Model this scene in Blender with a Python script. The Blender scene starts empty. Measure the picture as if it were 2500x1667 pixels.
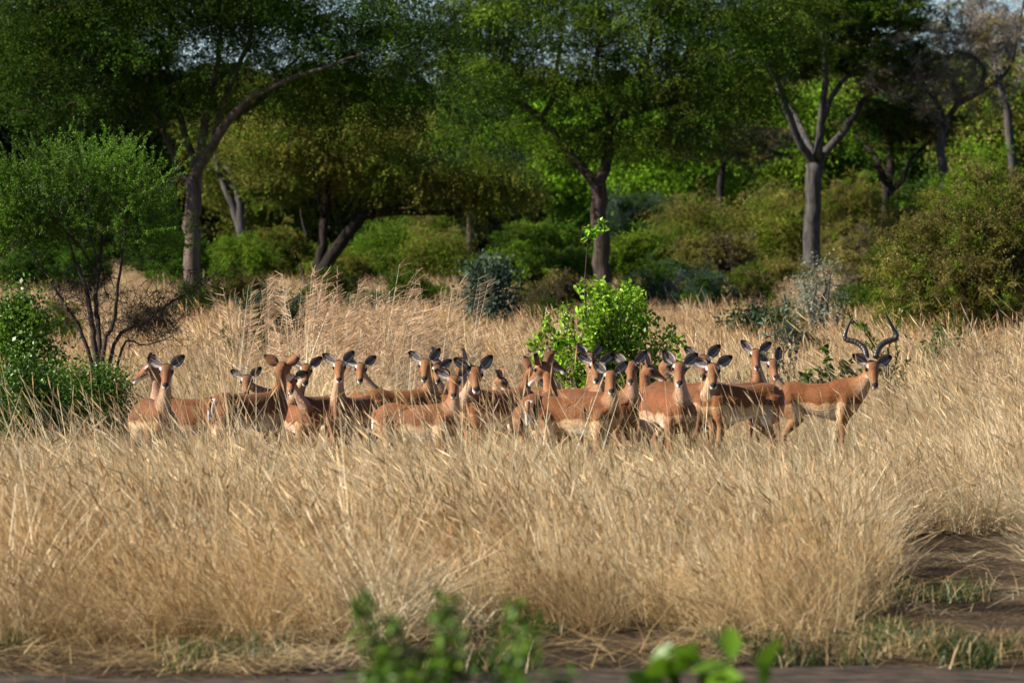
import bpy, math, random
import numpy as np
from mathutils import Vector, Matrix, noise

# ------------------------------------------------------------------ camera, sky, sun, exposure
SC = bpy.context.scene
COL = SC.collection
F = 12000.0            # focal length in pixels of the 2500 px wide photograph
HC = 2.4               # camera height
YH = 560.0             # horizon row
cam_d = bpy.data.cameras.new('camera')
cam_d.sensor_width = 36.0
cam_d.lens = 36.0 * F / 2500.0
cam_d.shift_y = -(833.5 - YH) / 2500.0
cam_d.clip_start = 0.5
cam_d.clip_end = 6000
cam_d.dof.use_dof = True
cam_d.dof.focus_distance = 52.5
cam_d.dof.aperture_fstop = (cam_d.lens / 1000.0) / 0.034
cam = bpy.data.objects.new('camera', cam_d)
cam.location = (0, 0, HC)
cam.rotation_euler = (math.radians(90), 0, 0)
COL.objects.link(cam)
SC.camera = cam

SUN_EL = math.radians(31)
SUN_VEC = Vector((-0.97, -0.24, 0)).normalized() * math.cos(SUN_EL) + Vector((0, 0, math.sin(SUN_EL)))   # towards the sun
world = bpy.data.worlds.new('World')
SC.world = world
world.use_nodes = True
wn = world.node_tree
bg = wn.nodes['Background']
sky = wn.nodes.new('ShaderNodeTexSky')
sky.sky_type = 'NISHITA'
sky.sun_disc = False
sky.sun_elevation = SUN_EL
sky.sun_rotation = math.atan2(SUN_VEC.x, SUN_VEC.y)
sky.altitude = 3500
sky.air_density = 1.0
sky.dust_density = 0.05
sky.ozone_density = 1.6
wn.links.new(sky.outputs[0], bg.inputs[0])
bg.inputs[1].default_value = 0.054
sun_d = bpy.data.lights.new('sun', 'SUN')
sun_d.energy = 5.0
sun_d.angle = math.radians(0.55)
sun_d.color = (1.0, 0.93, 0.80)
sun = bpy.data.objects.new('sun', sun_d)
sun.rotation_euler = SUN_VEC.to_track_quat('Z', 'Y').to_euler()
sun.location = (-20, -10, 30)
COL.objects.link(sun)
SC.view_settings.view_transform = 'Standard'
SC.view_settings.look = 'None'
SC.view_settings.exposure = 1.2
SC.view_settings.gamma = 1.0
SC.view_settings.use_curve_mapping = False
SC.cycles.max_bounces = 6
SC.cycles.diffuse_bounces = 3
SC.cycles.transmission_bounces = 4
SC.cycles.use_denoising = True

K = 2500.0 / 2352.0
R = np.random.RandomState(7)
random.seed(7)


def at(px, py, d):
    """point at distance d seen at pixel (px, py) of the 2500 px photograph"""
    return Vector(((px - 1250.0) / F * d, d, HC - (py - YH) * d / F))


def atd(dx, dy, d):
    return at(dx * K, dy * K, d)


def zg(x, y):
    """height of the ground"""
    b = 0.010 * (x - 4.0) * math.exp(-((y - 48) / 25.0) ** 2)
    return b + 0.035 * noise.noise(Vector((x * 0.35, y * 0.2, 3.1)))


def dot_road(x, y):
    return y < 27.1 + 0.5 * noise.noise(Vector((x * 0.8, 5.0, 1.0))) + (0.0 if x > 0 else -0.35)


# ------------------------------------------------------------------ helpers
def link_props(o, label=None, cat=None, group=None, kind=None):
    if label: o['label'] = label
    if cat: o['category'] = cat
    if group: o['group'] = group
    if kind: o['kind'] = kind
    return o


def empty(name, loc, rz=0.0):
    o = bpy.data.objects.new(name, None)
    o.empty_display_size = 0.2
    o.location = loc
    o.rotation_euler = (0, 0, rz)
    COL.objects.link(o)
    return o


def mesh_np(name, V, faces, colors=None, smooth=True):
    """faces: list of (M,k) int arrays; colors: (N,3) per vertex"""
    me = bpy.data.meshes.new(name)
    V = np.asarray(V, dtype=np.float32)
    me.vertices.add(len(V))
    me.vertices.foreach_set('co', V.ravel())
    faces = [np.asarray(f, dtype=np.int32) for f in faces if len(f)]
    loops = np.concatenate([f.ravel() for f in faces])
    tot = np.concatenate([np.full(len(f), f.shape[1], dtype=np.int32) for f in faces])
    start = np.concatenate([[0], np.cumsum(tot)[:-1]]).astype(np.int32)
    me.loops.add(len(loops))
    me.loops.foreach_set('vertex_index', loops)
    me.polygons.add(len(tot))
    me.polygons.foreach_set('loop_start', start)
    me.polygons.foreach_set('loop_total', tot)
    me.polygons.foreach_set('use_smooth', np.full(len(tot), smooth, dtype=bool))
    me.update(calc_edges=True)
    if colors is not None:
        a = me.color_attributes.new('tint', 'FLOAT_COLOR', 'POINT')
        c4 = np.ones((len(V), 4), dtype=np.float32)
        c4[:, :3] = colors
        a.data.foreach_set('color', c4.ravel())
    return me


def obj(name, me, mat=None, parent=None):
    o = bpy.data.objects.new(name, me)
    if mat and not me.materials:
        me.materials.append(mat)
    COL.objects.link(o)
    if parent: o.parent = parent
    return o


class Geo:
    def __init__(s):
        s.V = []; s.F3 = []; s.F4 = []; s.C = []; s.n = 0

    def add(s, V, F3=None, F4=None, C=None):
        V = np.asarray(V, dtype=np.float64)
        if F3 is not None and len(F3): s.F3.append(np.asarray(F3) + s.n)
        if F4 is not None and len(F4): s.F4.append(np.asarray(F4) + s.n)
        s.V.append(V)
        if C is None: C = np.ones((len(V), 3))
        C = np.asarray(C, dtype=np.float64)
        if C.ndim == 1: C = np.tile(C, (len(V), 1))
        s.C.append(C)
        s.n += len(V)

    def mesh(s, name, smooth=True):
        V = np.concatenate(s.V); C = np.concatenate(s.C)
        fs = []
        if s.F3: fs.append(np.concatenate(s.F3))
        if s.F4: fs.append(np.concatenate(s.F4))
        return mesh_np(name, V, fs, C, smooth)


def loft(g, secs, n=12, C=None):
    """secs: list of (centre, side, up, a, b); closed by fans"""
    ang = np.linspace(0, 2 * math.pi, n, endpoint=False)
    ca, sa = np.cos(ang), np.sin(ang)
    V = [np.asarray(c)[None, :] + a * ca[:, None] * np.asarray(s)[None, :] + b * sa[:, None] * np.asarray(u)[None, :] for c, s, u, a, b in secs]
    m = len(secs)
    V = np.concatenate(V + [np.asarray(secs[0][0])[None, :], np.asarray(secs[-1][0])[None, :]])
    i = np.arange(n); j = (i + 1) % n
    F4 = np.concatenate([np.stack([k * n + i, k * n + j, (k + 1) * n + j, (k + 1) * n + i], 1) for k in range(m - 1)])
    F3 = np.concatenate([np.stack([np.full(n, m * n), j, i], 1), np.stack([np.full(n, m * n + 1), (m - 1) * n + i, (m - 1) * n + j], 1)])
    g.add(V, F3, F4, C)


def tube(g, pts, rads, n=6, C=None, ref=(0.3, 0.95, 0.1), flat=1.0):
    pts = [np.asarray(p, dtype=float) for p in pts]
    secs = []
    ref = np.asarray(ref, dtype=float)
    for k, p in enumerate(pts):
        t = pts[min(k + 1, len(pts) - 1)] - pts[max(k - 1, 0)]
        t /= (np.linalg.norm(t) + 1e-9)
        s = np.cross(t, ref)
        if np.linalg.norm(s) < 0.1: s = np.cross(t, np.array((1.0, 0, 0)))
        s /= np.linalg.norm(s)
        u = np.cross(s, t)
        secs.append((p, s, u, rads[k], rads[k] * flat))
    loft(g, secs, n, C)


def smooth_path(pts, rads, sub=4):
    """Catmull-Rom resampling"""
    P = [np.asarray(p, dtype=float) for p in pts]
    out, ro = [], []
    for i in range(len(P) - 1):
        p0 = P[max(i - 1, 0)]; p1 = P[i]; p2 = P[i + 1]; p3 = P[min(i + 2, len(P) - 1)]
        for k in range(sub):
            t = k / sub
            out.append(0.5 * ((2 * p1) + (-p0 + p2) * t + (2 * p0 - 5 * p1 + 4 * p2 - p3) * t * t + (-p0 + 3 * p1 - 3 * p2 + p3) * t ** 3))
            ro.append(rads[i] * (1 - t) + rads[i + 1] * t)
    out.append(P[-1]); ro.append(rads[-1])
    return out, ro


def unit(a):
    return a / (np.linalg.norm(a, axis=-1, keepdims=True) + 1e-9)


def leaves(g, P, L, W, C, bias=None, tri=False, rs=R, fold=0.0):
    """one rhombic (or triangular) leaf face at each point; colours per leaf"""
    n = len(P)
    a = rs.normal(size=(n, 3))
    if bias is not None: a = a * 0.7 + bias
    a = unit(a)
    b = unit(np.cross(a, rs.normal(size=(n, 3))))
    L = L * (0.6 + 0.8 * rs.rand(n))[:, None]; W = W * (0.6 + 0.8 * rs.rand(n))[:, None]
    if tri:
        V = np.stack([P - a * L * .5, P + b * W * .6 + a * L * .2, P - b * W * .6 + a * L * .35], 1).reshape(-1, 3)
        g.add(V, F3=np.arange(n * 3).reshape(n, 3), C=np.repeat(C, 3, axis=0))
    else:
        V = np.stack([P - a * L * .5, P + b * W * .5, P + a * L * .5, P - b * W * .5], 1).reshape(-1, 3)
        g.add(V, F4=np.arange(n * 4).reshape(n, 4), C=np.repeat(C, 4, axis=0))


# ------------------------------------------------------------------ materials
def new_mat(name):
    m = bpy.data.materials.new(name)
    m.use_nodes = True
    nt = m.node_tree
    return m, nt, nt.nodes['Principled BSDF'], nt.nodes['Material Output']


def leaf_mat(name, trans=0.35, rough=0.55, tattr='GEOMETRY', nscale=1.2, namp=0.35, spec=0.3, gain=1.0):
    m, nt, p, out = new_mat(name)
    at_ = nt.nodes.new('ShaderNodeAttribute'); at_.attribute_name = 'tint'
    N = nt.nodes.new('ShaderNodeTexNoise'); N.inputs['Scale'].default_value = nscale
    geo = nt.nodes.new('ShaderNodeNewGeometry')
    nt.links.new(geo.outputs['Position'], N.inputs['Vector'])
    mr = nt.nodes.new('ShaderNodeMapRange')
    mr.inputs[3].default_value = (1 - namp) * gain; mr.inputs[4].default_value = (1 + namp) * gain
    mr.inputs[1].default_value = 0.3; mr.inputs[2].default_value = 0.7
    nt.links.new(N.outputs[0], mr.inputs[0])
    mul = nt.nodes.new('ShaderNodeVectorMath'); mul.operation = 'SCALE'
    nt.links.new(at_.outputs['Color'], mul.inputs[0]); nt.links.new(mr.outputs[0], mul.inputs['Scale'])
    col = mul.outputs[0]
    if tattr == 'INSTANCER':
        at2 = nt.nodes.new('ShaderNodeAttribute'); at2.attribute_type = 'INSTANCER'; at2.attribute_name = 'itint'
        m2 = nt.nodes.new('ShaderNodeVectorMath'); m2.operation = 'MULTIPLY'
        nt.links.new(col, m2.inputs[0]); nt.links.new(at2.outputs['Vector'], m2.inputs[1])
        col = m2.outputs[0]
    nt.links.new(col, p.inputs['Base Color'])
    p.inputs['Roughness'].default_value = rough
    p.inputs['Specular IOR Level'].default_value = spec
    tr = nt.nodes.new('ShaderNodeBsdfTranslucent')
    nt.links.new(col, tr.inputs[0])
    mx = nt.nodes.new('ShaderNodeMixShader'); mx.inputs[0].default_value = trans
    nt.links.new(p.outputs[0], mx.inputs[1]); nt.links.new(tr.outputs[0], mx.inputs[2])
    nt.links.new(mx.outputs[0], out.inputs[0])
    return m


M_LEAF = leaf_mat('leaf_green', 0.24, nscale=0.6, namp=0.45, spec=0.12)
M_SPRAY = leaf_mat('leaf_spray', 0.22, rough=0.6, tattr='INSTANCER', nscale=0.5, namp=0.40, spec=0.08)
M_GLOSSLEAF = leaf_mat('leaf_glossy', 0.30, rough=0.42, nscale=4.0, namp=0.25, spec=0.4)
M_GRASS = leaf_mat('dry_grass', 0.30, rough=0.5, tattr='INSTANCER', nscale=0.9, namp=0.22, spec=0.35)


def bark_mat(name, c1, c2, scale=6.0, stretch=0.18):
    m, nt, p, out = new_mat(name)
    geo = nt.nodes.new('ShaderNodeNewGeometry')
    mp = nt.nodes.new('ShaderNodeMapping'); mp.inputs['Scale'].default_value = (1, 1, stretch)
    nt.links.new(geo.outputs['Position'], mp.inputs[0])
    N = nt.nodes.new('ShaderNodeTexNoise'); N.inputs['Scale'].default_value = scale; N.inputs['Detail'].default_value = 8
    N.inputs['Roughness'].default_value = 0.7
    nt.links.new(mp.outputs[0], N.inputs['Vector'])
    cr = nt.nodes.new('ShaderNodeValToRGB')
    cr.color_ramp.elements[0].position = 0.35; cr.color_ramp.elements[0].color = (*c1, 1)
    cr.color_ramp.elements[1].position = 0.68; cr.color_ramp.elements[1].color = (*c2, 1)
    nt.links.new(N.outputs[0], cr.inputs[0]); nt.links.new(cr.outputs[0], p.inputs['Base Color'])
    bp = nt.nodes.new('ShaderNodeBump'); bp.inputs['Strength'].default_value = 0.9; bp.inputs['Distance'].default_value = 0.05
    nt.links.new(N.outputs[0], bp.inputs['Height']); nt.links.new(bp.outputs[0], p.inputs['Normal'])
    p.inputs['Roughness'].default_value = 0.9
    p.inputs['Specular IOR Level'].default_value = 0.15
    return m


M_BARK = bark_mat('bark_brown', (0.0218, 0.0163, 0.0129), (0.0986, 0.0734, 0.0544))
M_BARKL = bark_mat('bark_sunlit', (0.036, 0.028, 0.022), (0.155, 0.118, 0.09))  # brown bark lightened: sun on the left trunk put into the colour
M_BARKG = bark_mat('bark_grey', (0.020, 0.018, 0.017), (0.10, 0.092, 0.085))
M_BARKD = bark_mat('bark_dark', (0.0082, 0.0061, 0.0054), (0.034, 0.0258, 0.0211))
M_TWIG = bark_mat('twig_dark', (0.02, 0.015, 0.012), (0.09, 0.07, 0.06), 20.0)


def ground_mat():
    m, nt, p, out = new_mat('savanna_soil')
    geo = nt.nodes.new('ShaderNodeNewGeometry')
    n1 = nt.nodes.new('ShaderNodeTexNoise'); n1.inputs['Scale'].default_value = 1.3; n1.inputs['Detail'].default_value = 8
    n2 = nt.nodes.new('ShaderNodeTexNoise'); n2.inputs['Scale'].default_value = 22; n2.inputs['Detail'].default_value = 6
    for n in (n1, n2): nt.links.new(geo.outputs['Position'], n.inputs['Vector'])
    c1 = nt.nodes.new('ShaderNodeValToRGB')
    c1.color_ramp.elements[0].position = 0.4; c1.color_ramp.elements[0].color = (0.026, 0.020, 0.015, 1)
    c1.color_ramp.elements[1].position = 0.62; c1.color_ramp.elements[1].color = (0.085, 0.062, 0.041, 1)
    nt.links.new(n1.outputs[0], c1.inputs[0])
    c2 = nt.nodes.new('ShaderNodeValToRGB')
    c2.color_ramp.elements[0].position = 0.38; c2.color_ramp.elements[0].color = (0.55, 0.5, 0.5, 1)
    c2.color_ramp.elements[1].position = 0.7; c2.color_ramp.elements[1].color = (1.6, 1.5, 1.3, 1)
    nt.links.new(n2.outputs[0], c2.inputs[0])
    mul = nt.nodes.new('ShaderNodeMixRGB'); mul.blend_type = 'MULTIPLY'; mul.inputs[0].default_value = 1
    nt.links.new(c1.outputs[0], mul.inputs[1]); nt.links.new(c2.outputs[0], mul.inputs[2])
    nt.links.new(mul.outputs[0], p.inputs['Base Color'])
    bp = nt.nodes.new('ShaderNodeBump'); bp.inputs['Strength'].default_value = 1.0; bp.inputs['Distance'].default_value = 0.04
    nt.links.new(n2.outputs[0], bp.inputs['Height']); nt.links.new(bp.outputs[0], p.inputs['Normal'])
    p.inputs['Roughness'].default_value = 0.95
    p.inputs['Specular IOR Level'].default_value = 0.04
    return m


def road_mat():
    m, nt, p, out = new_mat('grey_earth_track')
    geo = nt.nodes.new('ShaderNodeNewGeometry')
    n1 = nt.nodes.new('ShaderNodeTexNoise'); n1.inputs['Scale'].default_value = 5; n1.inputs['Detail'].default_value = 10
    nt.links.new(geo.outputs['Position'], n1.inputs['Vector'])
    c1 = nt.nodes.new('ShaderNodeValToRGB')
    c1.color_ramp.elements[0].position = 0.35; c1.color_ramp.elements[0].color = (0.036, 0.030, 0.027, 1)
    c1.color_ramp.elements[1].position = 0.65; c1.color_ramp.elements[1].color = (0.088, 0.065, 0.048, 1)
    nt.links.new(n1.outputs[0], c1.inputs[0]); nt.links.new(c1.outputs[0], p.inputs['Base Color'])
    bp = nt.nodes.new('ShaderNodeBump'); bp.inputs['Strength'].default_value = 0.8; bp.inputs['Distance'].default_value = 0.03
    nt.links.new(n1.outputs[0], bp.inputs['Height']); nt.links.new(bp.outputs[0], p.inputs['Normal'])
    p.inputs['Roughness'].default_value = 0.95
    p.inputs['Specular IOR Level'].default_value = 0.04
    return m


# ------------------------------------------------------------------ ground
def sheet(name, xs, ys, zoff, mat, mask=None):
    nx, ny = len(xs), len(ys)
    V = np.array([(x, y, zg(x, y) + zoff) for y in ys for x in xs])
    fs = []
    for j in range(ny - 1):
        for i in range(nx - 1):
            if mask and not mask(0.5 * (xs[i] + xs[i + 1]), 0.5 * (ys[j] + ys[j + 1])): continue
            a = j * nx + i
            fs.append((a, a + 1, a + nx + 1, a + nx))
    me = mesh_np(name, V, [np.array(fs)], None, True)
    return obj(name, me, mat)


xs = np.concatenate([[-3000, -1200, -500, -200, -90, -45, -25], np.arange(-14, 14.1, 0.4), [25, 45, 90, 200, 500, 1200, 3000]])
ys = np.concatenate([[-300, -60, -20, 0, 10], np.arange(16, 62, 0.4), [64, 68, 75, 85, 100, 130, 170, 230, 320, 450, 800, 1500, 4000]])
link_props(sheet('ground', xs, ys, 0.0, ground_mat()), kind='structure')
rx = np.concatenate([[-60, -30, -15], np.arange(-9, 9.1, 0.25), [15, 30, 60]])
ry = np.concatenate([[20, 22, 24], np.arange(25.0, 27.9, 0.12)])
link_props(sheet('dirt_track', rx, ry, 0.006, road_mat(), dot_road), kind='structure')


def cleared(x, y):
    """the trodden trail on the right and the verge of the track"""
    px = x / y * F + 1250
    lo = 2150 + 14 * math.sin(y * 1.7) - max(0, 30.0 - y) * 25
    hi = (2590 if y > 33.4 else 2720) + 22 * math.sin(y * 2.3 + 1) + max(0, 33.0 - y) * 60
    if y < 38.6 and lo < px < hi: return True
    return False


# ------------------------------------------------------------------ grass
def blade(g, base, H, phi, lean, w, c, segs=3, droop=0.25, side_ang=None, head=0.0, rs=R, c_head=None, curve=1.5):
    d = np.array((math.cos(phi), math.sin(phi), 0.0))
    sa = rs.rand() * math.pi if side_ang is None else side_ang
    s = np.array((math.cos(sa), math.sin(sa), 0))
    V = []
    for k in range(segs + 1):
        t = k / segs
        p = base + d * lean * H * t ** curve + np.array((0, 0, 1.0)) * H * t * (1 - droop * lean * t)
        ww = w * (1 - 0.75 * t)
        V += [p - s * ww * .5, p + s * ww * .5]
    F4 = [(2 * k, 2 * k + 1, 2 * k + 3, 2 * k + 2) for k in range(segs)]
    g.add(V, F4=F4, C=np.asarray(c))
    if head > 0:
        tip = (V[-1] + V[-2]) / 2
        dr = unit(V[-1] - V[-3])
        e = tip + dr * head
        hw = head * 0.05
        for q in (s, np.cross(s, dr)):
            g.add([tip - dr * head * .3, tip + q * hw + dr * head * .25, e, tip - q * hw + dr * head * .25], F4=[(0, 1, 2, 3)], C=np.asarray(c_head if c_head is not None else c))


STRAW = np.array((0.68, 0.57, 0.365)); RED = np.array((0.53, 0.40, 0.26)); PALE = np.array((0.84, 0.77, 0.59)); OLD = np.array((0.38, 0.34, 0.19))


def straw(rs):
    r = rs.rand()
    c = STRAW if r < 0.5 else (RED if r < 0.68 else (PALE if r < 0.88 else OLD))
    return c * (0.8 + 0.4 * rs.rand())


PROTO = {}


def proto(kind, i, build, mat=None):
    c = PROTO.get(kind)
    if c is None:
        c = bpy.data.collections.new(kind + '_tufts'); PROTO[kind] = c
    g = Geo(); build(g, np.random.RandomState(100 + i))
    me = g.mesh('%s_tuft' % kind, smooth=mat is None); me.materials.append(mat or M_GRASS)
    o = bpy.data.objects.new('%s_tuft_%02d' % (kind, i), me)
    c.objects.link(o)


def tuft_tall(nb, rad, H, lean0, w, seed_p):
    def b(g, rs):
        for _ in range(nb):
            a = rs.rand() * 6.283; r = rad * math.sqrt(rs.rand())
            phi = math.pi + rs.normal() * 0.7 if rs.rand() < 0.70 else rs.rand() * 6.283
            h = H * (0.40 + 0.65 * rs.rand())
            ln = abs(lean0 + rs.normal() * 0.30)
            st = rs.rand() < 0.6
            c = straw(rs)
            blade(g, np.array((r * math.cos(a), r * math.sin(a), -0.02)), h, phi, ln, w * (0.6 + 0.8 * rs.rand()), c,
                  droop=0.3 * rs.rand(), curve=1.0 + 0.45 * rs.rand(), head=(0.05 + 0.07 * rs.rand()) if rs.rand() < seed_p else 0, rs=rs,
                  c_head=c * np.array((0.95, 0.85, 0.75)))
            # a leaf blade springing from the stalk
            if rs.rand() < 0.5:
                blade(g, np.array((r * math.cos(a), r * math.sin(a), h * 0.1)), h * 0.55, rs.rand() * 6.283, 0.9, w * 1.3, c * 1.05, segs=2, droop=0.7, rs=rs)
    return b


for i in range(8): proto('dry', i, tuft_tall(62, 0.15, 0.68, 0.60, 0.0052, 0.38))
for i in range(3): proto('dry', 8 + i, tuft_tall(54, 0.2, 0.85, 1.15, 0.0055, 0.3))
for i in range(4): proto('far', i, tuft_tall(50, 0.40, 0.62, 0.42, 0.014, 0.5))


def tuft_flat(g, rs):
    for _ in range(26):
        a = rs.rand() * 6.283; r = 0.3 * math.sqrt(rs.rand())
        blade(g, np.array((r * math.cos(a), r * math.sin(a), 0.01 + 0.03 * rs.rand())), 0.05 + 0.10 * rs.rand(), rs.rand() * 6.283, 3.0 + 2 * rs.rand(), 0.007, straw(rs) * 1.05, segs=2, droop=0.18, rs=rs, side_ang=rs.rand() * 3.14)


def tuft_green(g, rs):
    for _ in range(60):
        a = rs.rand() * 6.283; r = 0.12 * math.sqrt(rs.rand())
        c = np.array((0.05, 0.105, 0.015)) * (0.6 + 0.8 * rs.rand())
        if rs.rand() < 0.2: c = straw(rs)
        blade(g, np.array((r * math.cos(a), r * math.sin(a), 0)), 0.05 + 0.11 * rs.rand(), rs.rand() * 6.283, 0.2 + 0.6 * rs.rand(), 0.008, c, segs=2, rs=rs)


def tuft_reed(g, rs):
    """tall thatching grass: long pale stalks with open feathery tops bending to the right"""
    for _ in range(9):
        a = rs.rand() * 6.283; r = 0.14 * math.sqrt(rs.rand())
        base = np.array((r * math.cos(a), r * math.sin(a), 0)); H = 1.0 + 0.75 * rs.rand(); ln = 0.05 + 0.42 * rs.rand() ** 1.5
        c = PALE * (0.75 + 0.35 * rs.rand()) if rs.rand() < 0.6 else STRAW
        phi = rs.normal() * 0.5 if rs.rand() < 0.8 else math.pi
        blade(g, base, H, phi, ln, 0.0075, c, segs=6, droop=0.3, rs=rs, side_ang=rs.normal() * 0.3)
        d = np.array((math.cos(phi), math.sin(phi), 0.0))
        ch = np.array((0.50, 0.33, 0.20)) * (0.8 + 0.4 * rs.rand())
        for k in range(26):
            t = 0.66 + 0.34 * rs.rand()
            p = base + d * ln * H * t ** 1.5 + np.array((0, 0, 1.0)) * H * t * (1 - 0.3 * ln * t)
            q = p + d * (0.05 + 0.10 * rs.rand()) + rs.normal(size=3) * 0.02 + np.array((0, 0, 0.05))
            s = unit(rs.normal(size=3)) * 0.0035
            g.add([p - s, p + s, q + s * .5, q - s * .5], F4=[(0, 1, 2, 3)], C=ch)
        for k in range(2):
            blade(g, base + np.array((0, 0, 0.2)), 0.6 * H, rs.rand() * 6.283, 0.6, 0.007, STRAW, segs=3, droop=0.6, rs=rs)


for i in range(4): proto('stalk', i, tuft_tall(5, 0.12, 1.0, 0.42, 0.0085, 0.8))
for i in range(5): proto('fine', i, tuft_tall(22, 0.16, 1.15, 0.5, 0.0052, 0.35))
for i in range(3): proto('litter', i, tuft_flat)
for i in range(3): proto('green', i, tuft_green)
for i in range(5): proto('reed', i, tuft_reed)


def scatter(name, label, kind, P, rot, scl, tint, cat='grass', mat=None, parent=None):
    P = np.asarray(P, dtype=np.float32)
    n = len(P)
    me = bpy.data.meshes.new(name)
    me.vertices.add(n); me.vertices.foreach_set('co', P.ravel())
    for nm, ty, arr, key in (('rot', 'FLOAT_VECTOR', rot, 'vector'), ('scl', 'FLOAT_VECTOR', scl, 'vector'), ('itint', 'FLOAT_VECTOR', tint, 'vector')):
        a = me.attributes.new(nm, ty, 'POINT'); a.data.foreach_set(key, np.asarray(arr, dtype=np.float32).ravel())
    a = me.attributes.new('vid', 'INT', 'POINT'); a.data.foreach_set('value', R.randint(0, 1000, n).astype(np.int32))
    me.materials.append(mat or M_GRASS)
    o = obj(name, me, None, parent)
    ng = bpy.data.node_groups.new(name, 'GeometryNodeTree')
    ng.interface.new_socket('Geometry', in_out='INPUT', socket_type='NodeSocketGeometry')
    ng.interface.new_socket('Geometry', in_out='OUTPUT', socket_type='NodeSocketGeometry')
    gi = ng.nodes.new('NodeGroupInput'); go = ng.nodes.new('NodeGroupOutput')
    ci = ng.nodes.new('GeometryNodeCollectionInfo'); ci.inputs['Collection'].default_value = PROTO[kind]
    ci.inputs['Separate Children'].default_value = True; ci.inputs['Reset Children'].default_value = True
    ip = ng.nodes.new('GeometryNodeInstanceOnPoints'); ip.inputs['Pick Instance'].default_value = True

    def na(nm, ty):
        x = ng.nodes.new('GeometryNodeInputNamedAttribute'); x.data_type = ty; x.inputs['Name'].default_value = nm
        return x.outputs['Attribute']
    er = ng.nodes.new('FunctionNodeEulerToRotation')
    ng.links.new(na('rot', 'FLOAT_VECTOR'), er.inputs[0])
    ng.links.new(gi.outputs[0], ip.inputs['Points']); ng.links.new(ci.outputs[0], ip.inputs['Instance'])
    ng.links.new(na('vid', 'INT'), ip.inputs['Instance Index'])
    ng.links.new(er.outputs[0], ip.inputs['Rotation']); ng.links.new(na('scl', 'FLOAT_VECTOR'), ip.inputs['Scale'])
    ng.links.new(ip.outputs[0], go.inputs[0])
    md = o.modifiers.new('tufts', 'NODES'); md.node_group = ng
    link_props(o, label, cat, kind='stuff')
    return o


def field(y0, y1, dens, hscale, wfun=None, keep=None, margin=0.75, rotspread=0.7, tilt=0.12, tone=None, hn=0.25, rs=R):
    """random tufts over the part of the field the lens can take in"""
    n = int(dens * (y1 - y0) * (y0 + y1) / 2 * 2 * (1250 / F) * 1.2 + margin * 2 * (y1 - y0) * dens)
    y = np.sqrt(rs.rand(n) * (y1 ** 2 - y0 ** 2) + y0 ** 2)
    x = (rs.rand(n) * 2 - 1) * (y * 1250 / F * 1.08 + margin)
    P, Ro, S, T = [], [], [], []
    for i in range(n):
        if keep and not keep(x[i], y[i]): continue
        v = Vector((x[i] * 0.5, y[i] * 0.28, 0))
        hgt = 1 + hn * 2 * noise.noise(v) + hn * 1.2 * noise.noise(v * 3.7)
        wind = 0.9 * noise.noise(Vector((x[i] * .45, y[i] * .3, 55)))
        s = hscale * hgt * (0.8 + 0.4 * rs.rand()) * (wfun(x[i], y[i]) if wfun else 1.0)
        P.append((x[i], y[i], zg(x[i], y[i])))
        Ro.append((rs.normal() * tilt, rs.normal() * tilt, rs.normal() * rotspread + wind))
        S.append((s * (0.9 + 0.3 * rs.rand()), s * (0.9 + 0.3 * rs.rand()), s))
        w = 0.5 + 0.5 * noise.noise(Vector((x[i] * 0.9, y[i] * 0.5, 7.7)))
        t = (np.array((1.05, 1.03, 1.0)) * w + np.array((0.90, 0.84, 0.78)) * (1 - w)) * (0.85 + 0.3 * rs.rand())
        if noise.noise(Vector((x[i] * 1.3, y[i] * 0.9, 71))) < -.28: t = t * np.array((.66, .61, .56))  # darker patches: shadowed parts of the grass put into the tint
        if noise.noise(Vector((x[i] * .8, y[i] * 1.1, 93))) > .30: t = t * np.array((1.14, 1.16, 1.2))
        if y[i] < 34.5 and noise.noise(Vector((x[i] * .7, y[i] * .6, 120))) > -.15 + .06 * (y[i] - 31): t = t * np.array((.76, .67, .53))  # olive-brown front grass, with shadows between clumps also painted into the tint
        if tone is not None: t = t * tone
        T.append(t)
    return P, Ro, S, T


def keep_near(x, y):
    if y < 29.0 + 1.8 * noise.noise(Vector((x * 0.8, y * .3, 9))): return False
    if cleared(x, y): return False
    return noise.noise(Vector((x * 1.3, y * 0.9, 20))) > (-0.36 if y > 34 else -0.36 + .05 * (34 - y))


def hprof(x, y):
    v = float(np.interp(y, [29, 31, 37, 41, 44, 50, 53, 57, 70], [0.85, 1.0, 0.98, 0.82, 0.66, 0.60, 0.85, 1.0, 1.0]))
    px = x / y * F + 1250
    if 440 * K < px < 1060 * K and 52.5 < y < 60: v *= 1.15
    if 39 < y < 53: v *= float(np.interp(px / K, [0, 1150, 1400, 2000, 2150], [1, .97, .74, .70, 1.0]))
    if px > 2050 * K and y > 42: v *= 1.25
    if px < 420 and y > 38: v *= 0.85
    if px > 2440 and 31 < y < 38.6: v *= .55
    return v


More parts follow.
